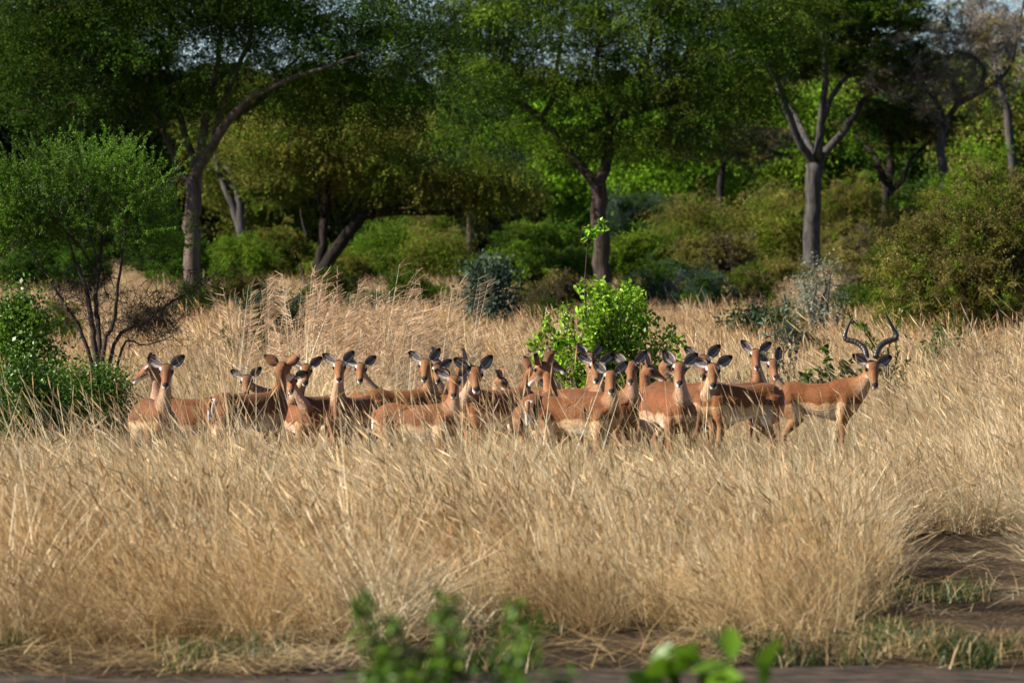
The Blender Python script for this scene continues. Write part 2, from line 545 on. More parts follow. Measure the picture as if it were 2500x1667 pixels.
a = field(28.2, 47, 25, 1.0, wfun=hprof, keep=keep_near, tilt=.2)
b = field(47, 62, 19, 1.0, wfun=hprof, keep=keep_near, tilt=.18)
allp = [a[k] + b[k] for k in range(4)]
scatter('dry_grass', 'tall dry straw-coloured grass leaning to the left in front of and around the herd', 'dry', *allp)
a = field(29.5, 48, 2.2, .95, keep=keep_near, hn=.15)
b = field(39, 46.5, 3.4, 1.12, keep=keep_near, hn=.15, tilt=.2, wfun=lambda x, y: .68 if x / y * F + 1250 > 1330 * K else 1.0)
a = [a[k] + b[k] for k in range(4)]
scatter('grass_stalks', 'single long pale grass stalks standing above the rest and crossing in front of the herd', 'stalk', *a)
a = field(62, 110, 4.4, 1.0, tone=np.array((0.93, 0.86, 0.80)))
b = field(110, 240, 1.1, 1.05, tone=np.array((0.90, 0.82, 0.76)))
allp = [a[k] + b[k] for k in range(4)]
scatter('far_grass', 'reddish tan dry grass stretching back to the bushes behind the herd', 'far', *allp)


def keep_litter(x, y):
    return (not dot_road(x, y)) or R.rand() < 0.10


P_, Ro_, S_, T_ = field(26.2, 31.5, 7, 1.0, keep=keep_litter, rotspread=3, tone=np.array((.66, .64, .58)))
P2 = field(31.5, 38.0, 1.6, 1.0, keep=lambda x, y: cleared(x, y), rotspread=3, tone=np.array((.7, .66, .58)))
scatter('straw_litter', 'flattened pale straw lying on bare soil between the track and the tall grass', 'litter', P_ + P2[0], Ro_ + P2[1], S_ + P2[2], T_ + P2[3], 'straw')


def keep_green(x, y):
    if dot_road(x, y - 0.05): return False
    return noise.noise(Vector((x * 0.9, y * 1.1, 40))) > (0.18 + 0.10 * abs(y - 28.3) - (.25 if 1.9 < x < 2.6 else 0) - (.32 if y > 31.5 else 0))


P_, Ro_, S_, T_ = field(26.8, 37, 34, 1.0, keep=keep_green, rotspread=3)
scatter('green_grass', 'short fresh green grass sprouting along the verge of the track', 'green', P_, Ro_, S_, T_)
def keep_fine(x, y):
    px = x / y * F + 1250
    return (455 + 25 * math.sin(y * 3)) * K < px < 1000 * K and R.rand() < (1.0 if px < 900 * K else .5)


a = field(52.3, 58.5, 9, .92, keep=keep_fine, tilt=.2, rotspread=1.6, tone=np.array((1.12, 1.14, 1.18)))
scatter('pale_grass', 'tangle of thin bleached grass stalks just behind the left half of the herd', 'fine', *a)
# tall thatching grass behind the herd, left of centre
P, Ro, S, T = [], [], [], []
for k in range(58):
    u = R.rand()
    if k < 24:
        px = (500 + 640 * R.rand()) * K; d = 53.2 + 4.5 * R.rand()
        s = 0.62 + 0.25 * R.rand()
    else:
        px = (690 + 130 * R.normal() * 0.8 + (200 if R.rand() < 0.35 else 0)) * K; d = 54 + 3 * R.rand(); s = 0.95 + 0.28 * R.rand()
    x = (px - 1250) / F * d
    P.append((x, d, zg(x, d))); Ro.append((R.normal() * .08, R.normal() * .08, R.normal() * .5)); S.append((s, s, s)); T.append(np.ones(3) * (0.85 + 0.3 * R.rand()))
for px, d, s in ((530, 54, 1.1), (2235, 53, 0.8), (2345, 52.5, 0.95), (2320, 52.5, .9), (1010, 55, 1.15), (2260, 52.5, .75), (1050, 56, 1.15)):
    x = (px * K - 1250) / F * d
    P.append((x, d, zg(x, d))); Ro.append((0, 0, 0)); S.append((s, s, s)); T.append(np.ones(3))
scatter('tall_grass', 'clumps of tall feathery thatching grass rising behind the herd and arching right', 'reed', P, Ro, S, T)


# ------------------------------------------------------------------ trees and bushes
def spray(kind_):
    def b(g, rs):
        nt = {'pad': 16, 'hang': 15, 'twiggy': 18, 'bare': 20}[kind_]
        for _ in range(nt):
            a = rs.rand() * 6.283; L = .28 + .30 * rs.rand()
            if kind_ == 'pad':
                p0 = np.array((rs.normal() * .06, rs.normal() * .06, rs.normal() * .05)); dr = np.array((math.cos(a), math.sin(a), .12 + rs.normal() * .22)); sag = -.25
            elif kind_ == 'hang':
                r = .38 * math.sqrt(rs.rand()); p0 = np.array((r * math.cos(a), r * math.sin(a), .1 + rs.normal() * .08)); dr = np.array((math.cos(a) * .55, math.sin(a) * .55, .1)); sag = -1.1; L *= 1.25
            else:
                p0 = rs.normal(size=3) * .06; dr = unit(rs.normal(size=3)) + np.array((0, 0, .25)); sag = -.05
            dr = unit(dr)
            n = {'pad': 17, 'hang': 18, 'twiggy': 12, 'bare': 3}[kind_]
            u = (rs.rand(n)) ** .8
            Q = p0 + dr * (u * L)[:, None] + np.array((0, 0, sag * L))[None, :] * (u ** 2)[:, None] + rs.normal(size=(n, 3)) * .022
            c = np.ones(3) * (.65 + .7 * rs.rand())
            leaves(g, Q, .075, .034, c[None, :] * (.7 + .6 * rs.rand(n))[:, None], tri=True, rs=rs)
            if kind_ != 'hang':
                e = p0 + dr * L + np.array((0, 0, sag * L)); m = (p0 + e) / 2 + rs.normal(size=3) * .03 - np.array((0, 0, sag * L * .2))
                w = unit(np.cross(dr, rs.normal(size=3))) * (.006 if kind_ != 'bare' else .010)
                tc = np.array((.85, .74, .80)) * (1.0 if kind_ == 'bare' else .75)
                g.add([p0 - w, p0 + w, m + w * .7, m - w * .7, e], F4=[(0, 1, 2, 3)], F3=[(3, 2, 4)], C=tc)
                for _k in range(2 if kind_ != 'pad' else 0):
                    t = rs.rand(); b0 = p0 * (1 - t) + m * t; e2 = b0 + unit(dr + rs.normal(size=3) * .8) * L * .5
                    g.add([b0 - w * .6, b0 + w * .6, e2], F3=[(0, 1, 2)], C=tc)
    return b


for kk in ('pad', 'hang', 'twiggy', 'bare'):
    for i in range(5): proto(kk, i, spray(kk), M_SPRAY)


def sprays(name, parent, T, kind_, size, cols, per=2, spread=.5, tilt=.35, flat=1.0):
    P, Ro, S, C = [], [], [], []
    for t in T:
        base = cols[R.randint(len(cols))] * (0.65 + 0.7 * R.rand())
        for _ in range(per):
            P.append(t + R.normal(size=3) * size * spread * np.array((1, 1, .5)))
            Ro.append((R.normal() * tilt, R.normal() * tilt, R.rand() * 6.283))
            q = size * (.65 + .7 * R.rand()); S.append((q, q, q * flat * (.8 + .4 * R.rand())))
            C.append(base * (.85 + .3 * R.rand()))
    o = scatter(name, None, kind_, P, Ro, S, C, cat=None, mat=M_SPRAY, parent=parent)
    return o


G1 = np.array((0.066, 0.150, 0.014)); G2 = np.array((0.112, 0.172, 0.024)); G3 = np.array((0.155, 0.150, 0.045))
GB = np.array((0.135, 0.26, 0.025)); GD = np.array((0.028, 0.060, 0.015)); GBLUE = np.array((0.075, 0.12, 0.085)); GREY = np.array((0.15, 0.14, 0.11)); SILV = np.array((0.30, 0.34, 0.25))
OLIVE = np.array((0.145, 0.125, 0.050)); BROWN = np.array((0.15, 0.105, 0.065))
G1, G2, G3, OLIVE, BROWN, GREY = G1 * .55, G2 * .62, G3 * .68, OLIVE * .75, BROWN * np.array((.58, .66, .72)), GREY * .75
GB, GD, GBLUE, SILV = GB * .75, GD * .50, GBLUE * .7, SILV * .75
for _c in (G1, G2, G3, GB, GD): _c[2] *= .55
OLIVE[2] *= .7


class Skel:
    """growing branch skeleton"""
    def __init__(s):
        s.g = Geo(); s.P = []; s.Rr = []

    def limb(s, pts, rads, n=8, sub=4, wob=0.0):
        pts, rads = smooth_path(pts, rads, sub)
        if wob:
            pts = [p + R.normal(size=3) * wob * (0 if i == 0 else 1) for i, p in enumerate(pts)]
        tube(s.g, pts, rads, n)
        s.P += list(pts); s.Rr += list(rads)

    def grow(s, targets, sag=0.12, k_r=0.016, rmin=0.008, jit=0.06, n=4, start=0):
        P = list(s.P); Rr = list(s.Rr)
        T = [np.asarray(t, dtype=float) for t in targets]
        base = np.array(P[start:])
        T.sort(key=lambda t: np.min(np.linalg.norm(base - t, axis=1)))
        for t in T:
            A = np.array(P[start:]); d = np.linalg.norm(A - t, axis=1)
            pen = d + 0.9 * np.maximum(0, A[:, 2] - t[2])
            i = int(np.argmin(pen)) + start
            p0 = P[i]; L = np.linalg.norm(t - p0)
            if L < 1e-3: continue
            m = 5
            r0 = min(Rr[i] * 0.7, max(k_r * L, rmin))
            pts = []
            up = np.array((0, 0, L * sag))
            j = R.normal(size=3) * jit * L
            for k in range(m + 1):
                u = k / m
                pts.append(p0 * (1 - u) + t * u + (up + j) * math.sin(math.pi * u) + R.normal(size=3) * 0.02 * L * (1 if 0 < k < m else 0))
            rr = [r0 * (1 - u / m) + rmin * 0.5 * u / m for u in range(m + 1)]
            tube(s.g, pts, rr, n)
            P += pts[1:]; Rr += rr[1:]
        s.P, s.Rr = P, Rr


def ell_targets(ells, n, rs=R):
    """random centres in ellipsoids (cx, cz, cy, rx, rz, ry), weighted by volume, biased to the shell"""
    w = np.array([e[3] * e[4] * e[5] for e in ells]) ** 0.7; w /= w.sum()
    out = []
    for _ in range(n):
        e = ells[rs.choice(len(ells), p=w)]
        v = unit(rs.normal(size=3)) * rs.rand() ** 0.42
        out.append(np.array((e[0] + v[0] * e[3], e[2] + v[1] * e[5], e[1] + v[2] * e[4])))
    return out


def clump_leaves(g, centers, per, rx, rz, L, W, cols, tri=True, hang=0.0, drop=0.0):
    for c in centers:
        n = max(4, int(per * (0.5 + R.rand())))
        sx = rx * (0.6 + 0.8 * R.rand()); sz = rz * (0.6 + 0.8 * R.rand())
        Q = R.normal(size=(n, 3)) * np.array((sx, sx, sz)) * 0.5 + c
        if hang: Q[:, 2] -= np.abs(R.normal(size=n)) * hang
        base = cols[R.randint(len(cols))] * (0.6 + 0.75 * R.rand())
        C = base[None, :] * (0.75 + 0.5 * R.rand(n))[:, None]
        bias = np.array((0, 0, -1.0 if hang else 0.0))[None, :]
        leaves(g, Q, L, W, C, bias=bias if hang else None, tri=tri)


def ellpx(dx, dy, rx, rz, d, ry=None, off=0.0):
    """ellipsoid from displayed pixels"""
    c = atd(dx, dy, d)
    s = K * d / F
    return (c.x, c.z, d + off, rx * s, rz * s, (ry if ry is not None else rx * s * 0.8))


def tree(name, label, base_d, limbs, ells, n_cl, per, crx, crz, L, W, cols, bark, cat='tree', hang=0.0, group=None, drift=1.0, sag=0.12, k_r=0.016, extra=0, rmin=0.012, n_side=10, leafmat=None, tri=True, twigs=0, holes=(), spk='pad', size=None, per_cl=2, flat=1.0):
    """limbs: list of (list of displayed pixel points, list of radii in m)"""
    bx, by = limbs[0][0][0]
    b = atd(bx, by, base_d)
    root = empty(name, (b.x, base_d, zg(b.x, base_d)))
    link_props(root, label, cat, group)
    o0 = np.array(root.location)
    sk = Skel()
    for li, (pp, rr) in enumerate(limbs):
        pts = []
        ph = R.normal() * drift
        for k, (u, v) in enumerate(pp):
            t = 0 if li == 0 else k / max(1, len(pp) - 1)
            q = np.array(atd(u, v, base_d)); q[1] += ph * t * 2
            pts.append(q - o0)
        if li == 0:
            pts[0][2] = -0.3
            if len(pts) > 1 and pts[1][2] < 0.2: pts[1][2] = 0.2
        sk.limb(pts, rr, n=n_side, wob=0.012 * rr[0] * 10)
    el = [(e[0] - o0[0], e[1] - o0[2], e[2] - o0[1], e[3], e[4], e[5]) for e in ells]
    def clear(ts):
        out = []
        for t in ts:
            w = t + o0
            u = (w[0] / w[1] * F + 1250) / K; v = (YH + (HC - w[2]) / w[1] * F) / K
            if any((u - a) ** 2 + (v - b) ** 2 < r * r for a, b, r in holes) and R.rand() < .88: continue
            out.append(t)
        return out
    T = clear(ell_targets(el, n_cl))
    sk.grow(T, sag=sag, k_r=k_r, rmin=rmin, start=8 if len(limbs[0][0]) > 2 else 0)
    if twigs:
        tw = []
        for t in T:
            for _ in range(twigs): tw.append(t + R.normal(size=3) * np.array((crx, crx, crz * 1.5)))
        for q in tw:
            A = T[R.randint(len(T))]
        for t in T:
            for _ in range(twigs):
                e = t + R.normal(size=3) * np.array((crx, crx, crz * 1.4)) * 0.9
                mid = (t + e) / 2 + R.normal(size=3) * 0.12 * crx
                tube(sk.g, [t, mid, e], [rmin * .7, rmin * .5, rmin * .25], 3)
    me = sk.g.mesh('trunk'); obj('trunk', me, bark, root)
    T = T + clear(ell_targets(el, extra)) if extra else T
    sprays('crown', root, T, spk, size or crx * 1.5, cols, per=per_cl, flat=flat)
    return root


# --- left acacia with the tall straight bole
tree('acacia_tree', 'spreading tree with straight pale trunk right of the thorn bush, under a wide dark crown', 118,
     [([(448, 800), (441, 640), (441, 520), (447, 405)], [0.24, 0.215, 0.20, 0.20]),
      ([(447, 408), (478, 352), (520, 290), (575, 235), (650, 195), (740, 165), (850, 130)], [0.14, 0.13, 0.12, 0.09, 0.06, 0.045, 0.02]),
      ([(462, 372), (468, 300), (482, 225), (500, 150), (508, 60), (500, -60)], [0.12, 0.11, 0.09, 0.07, 0.05, 0.03]),
      ([(446, 412), (404, 398), (394, 355), (366, 300), (340, 235), (330, 180), (290, 110), (220, 60)], [0.09, 0.07, 0.065, 0.06, 0.06, 0.05, 0.04, 0.02]),
      ([(450, 390), (420, 300), (396, 230), (372, 150), (380, 50), (390, -60)], [0.11, 0.085, 0.08, 0.06, 0.05, 0.03]),
      ([(488, 340), (512, 245), (545, 170), (580, 90), (600, 0)], [0.11, 0.09, 0.07, 0.05, 0.03]),
      ([(540, 268), (600, 225), (645, 165), (705, 100), (745, 30)], [0.08, 0.065, 0.045, 0.03, 0.015]),
      ([(380, 165), (300, 160), (200, 130), (100, 90)], [0.05, 0.045, 0.035, 0.02])],
     [ellpx(160, 120, 230, 130, 118, 2.6), ellpx(200, 240, 200, 60, 118, 2.4), ellpx(360, 40, 200, 140, 118, 2.6), ellpx(560, 90, 200, 130, 118, 2.6),
      ellpx(800, 90, 260, 130, 118, 2.8), ellpx(820, 225, 190, 90, 118, 2.0), ellpx(440, 230, 150, 70, 118, 2.0), ellpx(640, 230, 90, 50, 118, 1.5), ellpx(400, -110, 560, 130, 118, 3.5), ellpx(930, 40, 130, 110, 118, 2.5), ellpx(620, 20, 200, 80, 118, 2.6), ellpx(300, 0, 200, 80, 118, 2.6), ellpx(60, 40, 130, 150, 118, 2.5)],
     520, 100, 0.40, 0.20, 0.095, 0.055, [G1 * .9, G1 * 0.55, G2 * .8, G1 * 1.3, GD * 1.3], M_BARKL, drift=0.8, extra=560, spk='hang', size=.74, per_cl=2, holes=[(450, 85, 30), (650, 110, 34), (560, 100, 20), (740, 60, 28), (1000, 50, 36)])

# --- central tree
tree('acacia_tree', 'big round-crowned tree with reddish limbs and dark bole rising behind the bright green shrub', 150,
     [([(1388, 690), (1384, 600), (1376, 510), (1372, 420)], [0.320, 0.272, 0.248, 0.264]),
      ([(1372, 424), (1335, 385), (1290, 330), (1240, 270), (1175, 218), (1120, 150)], [0.176, 0.144, 0.120, 0.104, 0.080, 0.048]),
      ([(1240, 272), (1272, 222), (1280, 150), (1292, 60), (1300, -30)], [0.096, 0.088, 0.072, 0.048, 0.024]),
      ([(1374, 422), (1394, 370), (1405, 290), (1445, 258), (1530, 235), (1620, 200)], [0.208, 0.176, 0.152, 0.120, 0.080, 0.040]),
      ([(1405, 292), (1432, 222), (1480, 150), (1500, 60), (1520, -40)], [0.128, 0.104, 0.080, 0.056, 0.032]),
      ([(1404, 300), (1385, 220), (1370, 130), (1385, 30)], [0.096, 0.080, 0.064, 0.032])],
     [ellpx(1130, 170, 140, 130, 150, 4), ellpx(1100, 310, 120, 60, 150, 3), ellpx(1250, 60, 200, 90, 150, 4), ellpx(1380, 180, 120, 110, 150, 4),
      ellpx(1560, 110, 240, 130, 150, 5), ellpx(1620, 250, 180, 90, 150, 4), ellpx(1700, 160, 130, 110, 150, 4), ellpx(1300, 320, 120, 50, 150, 3), ellpx(1440, 330, 90, 40, 150, 3), ellpx(1400, -70, 470, 110, 150, 4), ellpx(1090, 60, 110, 100, 150, 3), ellpx(1790, 60, 90, 90, 150, 3), ellpx(1560, 330, 110, 45, 150, 2.4), ellpx(1300, 10, 260, 60, 150, 3.5), ellpx(1600, 20, 220, 60, 150, 3.5)],
     560, 105, 0.68, 0.34, 0.17, 0.085, [G1, G1 * 0.65, G2, G2 * 1.3, GD * 1.6], M_BARK, drift=1.0, extra=420, spk='hang', size=.85, per_cl=2, holes=[(1300, 60, 26), (1340, 140, 24), (1385, 180, 18)])

# --- tall flat-topped tree on the right
tree('flat_topped_tree', 'grey-barked flat-topped tree with pale fanning limbs to the right of the round-crowned tree', 205,
     [([(1858, 640), (1864, 540), (1866, 460), (1870, 372)], [0.416, 0.368, 0.336, 0.360]),
      ([(1868, 378), (1832, 320), (1802, 250), (1782, 200), (1755, 140)], [0.192, 0.168, 0.152, 0.128, 0.064]),
      ([(1870, 366), (1850, 300), (1822, 240), (1800, 180), (1790, 100)], [0.192, 0.160, 0.144, 0.120, 0.056]),
      ([(1876, 366), (1884, 270), (1890, 190), (1884, 110), (1870, 40)], [0.208, 0.160, 0.136, 0.104, 0.048]),
      ([(1885, 290), (1915, 215), (1960, 165), (2010, 130)], [0.128, 0.112, 0.088, 0.048]),
      ([(1876, 372), (1920, 325), (1960, 272), (1990, 228), (2040, 190)], [0.192, 0.168, 0.152, 0.128, 0.056])],
     [ellpx(1880, 50, 200, 50, 205, 6), ellpx(1960, 20, 190, 60, 205, 6), ellpx(1780, 110, 90, 60, 205, 4), ellpx(2030, 130, 90, 40, 205, 4), ellpx(1880, 130, 120, 40, 205, 4), ellpx(1900, -40, 260, 60, 205, 6)],
     340, 80, 1.1, 0.32, 0.22, 0.12, [G1 * 1.1, G2, GD * 1.4], M_BARKG, drift=1.2, k_r=0.02, extra=200, size=1.2, per_cl=2, flat=.8)

# --- leaning tree with the long horizontal bough
tree('leaning_tree', 'dark leaning tree whose long bough reaches out level to the right, left of centre', 165,
     [([(708, 720), (728, 645), (775, 572), (825, 508), (862, 490)], [0.30, 0.25, 0.22, 0.19, 0.15]),
      ([(862, 490), (940, 488), (1030, 487), (1095, 478), (1180, 462)], [0.14, 0.11, 0.095, 0.07, 0.04]),
      ([(855, 492), (900, 476), (980, 466), (1040, 446)], [0.08, 0.065, 0.05, 0.03]),
      ([(800, 535), (818, 480), (842, 432), (850, 380)], [0.09, 0.07, 0.05, 0.03]),
      ([(727, 650), (740, 560), (748, 480), (755, 405), (750, 330)], [0.20, 0.17, 0.15, 0.12, 0.06]),
      ([(744, 500), (730, 450), (722, 400)], [0.08, 0.06, 0.03]),
      ([(708, 690), (700, 650), (686, 606)], [0.09, 0.08, 0.05]),
      ([(706, 545), (694, 505), (690, 480)], [0.06, 0.05, 0.03])],
     [ellpx(700, 350, 150, 80, 165, 3), ellpx(860, 395, 110, 50, 165, 2.5), ellpx(1050, 420, 160, 50, 165, 2.6), ellpx(1150, 440, 110, 40, 165, 2.4), ellpx(620, 330, 120, 60, 165, 3), ellpx(800, 300, 200, 70, 165, 3)],
     300, 70, 0.75, 0.32, 0.12, 0.07, [G2 * 1.1, G3 * 1.2, G3 * 1.4, G2 * 0.8], M_BARKD, drift=0.6, extra=120, spk='hang', size=.95, per_cl=2)

# --- small forked tree on the right
tree('forked_tree', 'small dark tree with three wide forks behind the bushes on the right', 208,
     [([(2034, 520), (2036, 470), (2036, 440)], [0.16, 0.15, 0.16]),
      ([(2036, 442), (2022, 380), (2002, 342), (1968, 308)], [0.15, 0.13, 0.10, 0.05]),
      ([(2040, 440), (2046, 380), (2050, 320), (2052, 280)], [0.18, 0.17, 0.15, 0.08]),
      ([(2040, 444), (2076, 412), (2092, 370), (2125, 340), (2150, 310)], [0.13, 0.11, 0.09, 0.07, 0.04])],
     [ellpx(2060, 270, 100, 45, 208, 3), ellpx(1985, 300, 60, 30, 208, 2), ellpx(2140, 290, 60, 30, 208, 2)],
     80, 60, 0.8, 0.35, 0.17, 0.10, [GD * 1.4, G1, OLIVE], M_BARKD, drift=0.8)

# --- grey leafless trees at the top right
tree('bare_tree', 'grey nearly leafless tree with a haze of fine twigs, spreading in the upper right', 205,
     [([(2180, 560), (2168, 420), (2160, 340), (2172, 280)], [0.22, 0.2, 0.18, 0.17]),
      ([(2172, 285), (2200, 240), (2240, 215), (2262, 170), (2235, 130), (2190, 118)], [0.13, 0.12, 0.11, 0.10, 0.07, 0.03]),
      ([(2172, 282), (2150, 230), (2110, 190), (2060, 180)], [0.12, 0.10, 0.07, 0.03]),
      ([(2240, 215), (2290, 190), (2330, 140), (2340, 60)], [0.09, 0.08, 0.06, 0.03]),
      ([(2165, 300), (2120, 260), (2080, 250)], [0.08, 0.06, 0.03])],
     [ellpx(2140, 120, 130, 90, 205, 4), ellpx(2230, 70, 140, 80, 205, 4), ellpx(2080, 190, 90, 70, 205, 3), ellpx(2190, 200, 120, 60, 205, 3)],
     260, 26, 0.8, 0.4, 0.10, 0.05, [GREY * 2.0, GREY * 1.6, OLIVE * 1.6], M_BARKG, drift=1.2, rmin=0.028, k_r=0.018, spk='bare', size=1.2, per_cl=1)
tree('bare_tree', 'thin grey bare tree standing against the sky at the top right corner', 215,
     [([(2345, 520), (2320, 300), (2296, 200), (2292, 170)], [0.22, 0.19, 0.16, 0.14]),
      ([(2292, 175), (2278, 120), (2262, 60), (2250, -20)], [0.10, 0.08, 0.06, 0.03]),
      ([(2294, 180), (2320, 110), (2335, 40), (2350, -40)], [0.10, 0.08, 0.05, 0.03])],
     [ellpx(2290, 30, 90, 90, 215, 3), ellpx(2350, 100, 60, 90, 215, 3)],
     60, 6, 0.8, 0.5, 0.12, 0.07, [GREY * 2.0], M_BARKG, rmin=0.024, spk='bare', size=1.3)

# --- pale double trunk and lone trunk in the shade behind
tree('double_trunked_tree', 'slanting double-trunked tree in the shade between the straight trunk and the leaning tree', 210,
     [([(562, 600), (555, 545), (535, 470), (505, 395), (490, 330)], [0.24, 0.21, 0.18, 0.15, 0.10]),
      ([(556, 590), (553, 500), (545, 440), (520, 380)], [0.20, 0.18, 0.16, 0.10])],
     [ellpx(560, 300, 160, 70, 210, 3), ellpx(640, 400, 90, 70, 210, 3)],
     120, 70, 0.95, 0.4, 0.15, 0.09, [G3, G2 * 0.9], M_BARKG, drift=0.5, hang=0.2)
tree('slim_tree', 'short reddish trunk standing under the tip of the level bough', 230,
     [([(1075, 640), (1078, 570), (1078, 500), (1080, 440)], [0.20, 0.17, 0.15, 0.10])],
     [ellpx(1100, 400, 120, 50, 230, 3)], 70, 60, 0.9, 0.4, 0.17, 0.10, [GD * 1.3, GBLUE * .8], M_BARK, drift=0.3)
tree('slim_tree', 'thin dark trunk behind the drooping right side of the round crown', 290,
     [([(1650, 520), (1655, 430), (1664, 370), (1672, 280)], [0.26, 0.22, 0.18, 0.12])],
     [ellpx(1640, 300, 120, 70, 290, 4), ellpx(1720, 330, 80, 50, 290, 3)], 90, 50, 1.2, 0.6, 0.2, 0.12, [BROWN, OLIVE, GREY * .8], M_BARKD, rmin=0.03, size=1.5)


# --- bushes
def bush(name, label, dx, dtop, dbot, wid, d, n_cl, per, L, W, cols, bark=M_TWIG, crx=None, stems=6, rmin=0.006, cat='bush', group=None, hang=0.0, twigs=0, leafmat=None, tri=True, dens_extra=0, skirt=0.35, crz=None, spk='twiggy', per_cl=3):
    s = K * d / F
    x = (dx * K - 1250) / F * d
    root = empty(name, (x, d, zg(x, d)))
    link_props(root, label, cat, group)
    ztop = HC - (dtop * K - YH) * d / F - root.location.z
    hw = wid * s / 2
    sk = Skel()
    for k in range(stems):
        a = 6.283 * k / stems + R.rand()
        e = np.array((math.cos(a) * hw * 0.55 * (0.4 + R.rand() * .6), math.sin(a) * hw * 0.5 * (0.4 + R.rand() * .6), ztop * (0.45 + 0.3 * R.rand())))
        p0 = np.array((math.cos(a) * 0.06 * hw, math.sin(a) * 0.06 * hw, -0.1))
        sk.limb([p0, p0 * .5 + e * .5 + R.normal(size=3) * 0.08 * hw + np.array((0, 0, .1 * ztop)), e], [0.02 * ztop + rmin, 0.013 * ztop + rmin, rmin * 1.5], n=5, sub=3)
    T = []
    nb = max(3, int(3 + hw * 1.2))
    lob = [(R.uniform(-.6, .6) * hw, R.uniform(-.4, .4) * hw, R.uniform(.38, .62) * ztop, R.uniform(.35, .55) * hw, R.uniform(.28, .40) * ztop) for _ in range(nb)]
    lob.append((0, 0, ztop * .60, hw * .5, ztop * .38))
    lob.append((0, 0, ztop * skirt, hw * .95, ztop * skirt * .8))
    for _ in range(n_cl):
        l = lob[R.randint(len(lob))]
        v = unit(R.normal(size=3)) * R.rand() ** 0.33
        T.append(np.array((l[0] + v[0] * l[3], l[1] + v[1] * l[3] * .9, max(0.05 * ztop, l[2] + v[2] * l[4]))))
    sk.grow(T, rmin=rmin, k_r=0.010, sag=0.06)
    cx = crx or 0.16 * hw + 0.05
    cz = crz or cx * 0.7
    if twigs:
        for t in T:
            for _ in range(twigs):
                e = t + unit(t - np.array((0, 0, ztop * .3)) + R.normal(size=3) * 0.5 * hw) * cx * (0.8 + R.rand())
                tube(sk.g, [t, (t + e) / 2 + R.normal(size=3) * 0.1 * cx, e], [rmin * .6, rmin * .45, rmin * .2], 3)
    obj('stems', sk.g.mesh('stems'), bark, root)
    if tri:
        sprays('foliage', root, T, spk, cx * 2.1, cols, per=per_cl, tilt=.7)
        return root
    g = Geo()
    clump_leaves(g, T, per, cx * 2, cz * 2, L, W, cols, hang=hang, tri=tri)
    obj('foliage', g.mesh('foliage', smooth=False), leafmat or M_LEAF, root)
    return root


BG = 'bushes behind the grassland'
bushes = [
    # dx, top, bottom, width, d, cols, label
    (545, 548, 650, 170, 172, [GB * .7, G2], 'rounded fresh green bush just right of the straight pale trunk'),
    (640, 520, 660, 130, 185, [G2, G3], 'olive bush close behind the foot of the leaning tree'),
    (890, 500, 660, 200, 178, [G1 * 1.3, G2], 'wide mid green bush below the level bough'),
    (1010, 545, 660, 150, 176, [G2 * 1.1, G3], 'yellowish green bush left of the blue-green shrub'),
    (980, 480, 620, 180, 240, [OLIVE, G2], 'dull green bush seen right under the level bough'),
    (1240, 500, 660, 200, 215, [G1, GD * 1.6, G2], 'dark green bush left of the central bole'),
    (1180, 560, 680, 140, 160, [GB * .6, G2], 'light green bush right behind the blue-green shrub'),
    (1450, 520, 670, 170, 172, [GB * .6, G2 * 1.1], 'leafy light green bush at the right of the central bole'),
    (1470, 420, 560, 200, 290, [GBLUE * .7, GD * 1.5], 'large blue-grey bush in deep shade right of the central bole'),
    (1580, 455, 600, 210, 226, [GB * .65, G3, OLIVE], 'bush with bright leaves on top of olive twigs, mid-right'),
    (1640, 540, 690, 200, 165, [OLIVE, BROWN, G3], 'brown-olive twiggy bush standing on its own dark stem over pale grass'),
    (1760, 415, 580, 220, 232, [G2 * 1.2, OLIVE, G3], 'tall domed yellow-green bush left of the grey trunk'),
    (1780, 610, 680, 170, 172, [OLIVE, G3], 'low olive bush in front of the foot of the grey trunk'),
    (1960, 370, 580, 220, 226, [G2 * 1.1, OLIVE, G3], 'tall olive green bush right of the grey trunk'),
    (2010, 500, 640, 190, 176, [OLIVE, BROWN, G3], 'brownish bush above the silvery shrub'),
    (2100, 430, 640, 200, 150, [G1 * 1.1, G3, OLIVE], 'green-topped bush left of the huge thicket'),
    (2250, 325, 620, 320, 140, [G2 * 1.2, GB * .6, G3], 'yellow-green leafy bush rising behind the huge thicket'),
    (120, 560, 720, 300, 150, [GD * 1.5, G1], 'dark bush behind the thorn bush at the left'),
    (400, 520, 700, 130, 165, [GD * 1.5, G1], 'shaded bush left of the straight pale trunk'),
    (780, 585, 680, 140, 168, [G2, G3], 'low bush between leaning tree and tall feathery grass'),
    (1310, 600, 690, 120, 168, [G2, G1 * 1.2], 'pale green bush behind the top of the bright shrub'),
    (1540, 600, 690, 90, 150, [GBLUE, G2], 'small blue-green bush at the edge of the pale clearing'),
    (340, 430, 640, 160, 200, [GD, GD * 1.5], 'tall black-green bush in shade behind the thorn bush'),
]
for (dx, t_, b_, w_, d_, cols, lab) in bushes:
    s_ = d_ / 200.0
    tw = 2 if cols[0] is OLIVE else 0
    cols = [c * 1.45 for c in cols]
    bush('background_bush', lab, dx, t_, b_, w_, d_, int(70 + w_ * 0.6), 50, 0.145 * s_ + .01, 0.085 * s_, cols, group=BG, crx=0.26 * s_ + .10, rmin=0.012, skirt=.45, spk=['twiggy', 'pad', 'hang'][(dx // 10) % 3] if tw == 0 else 'twiggy')

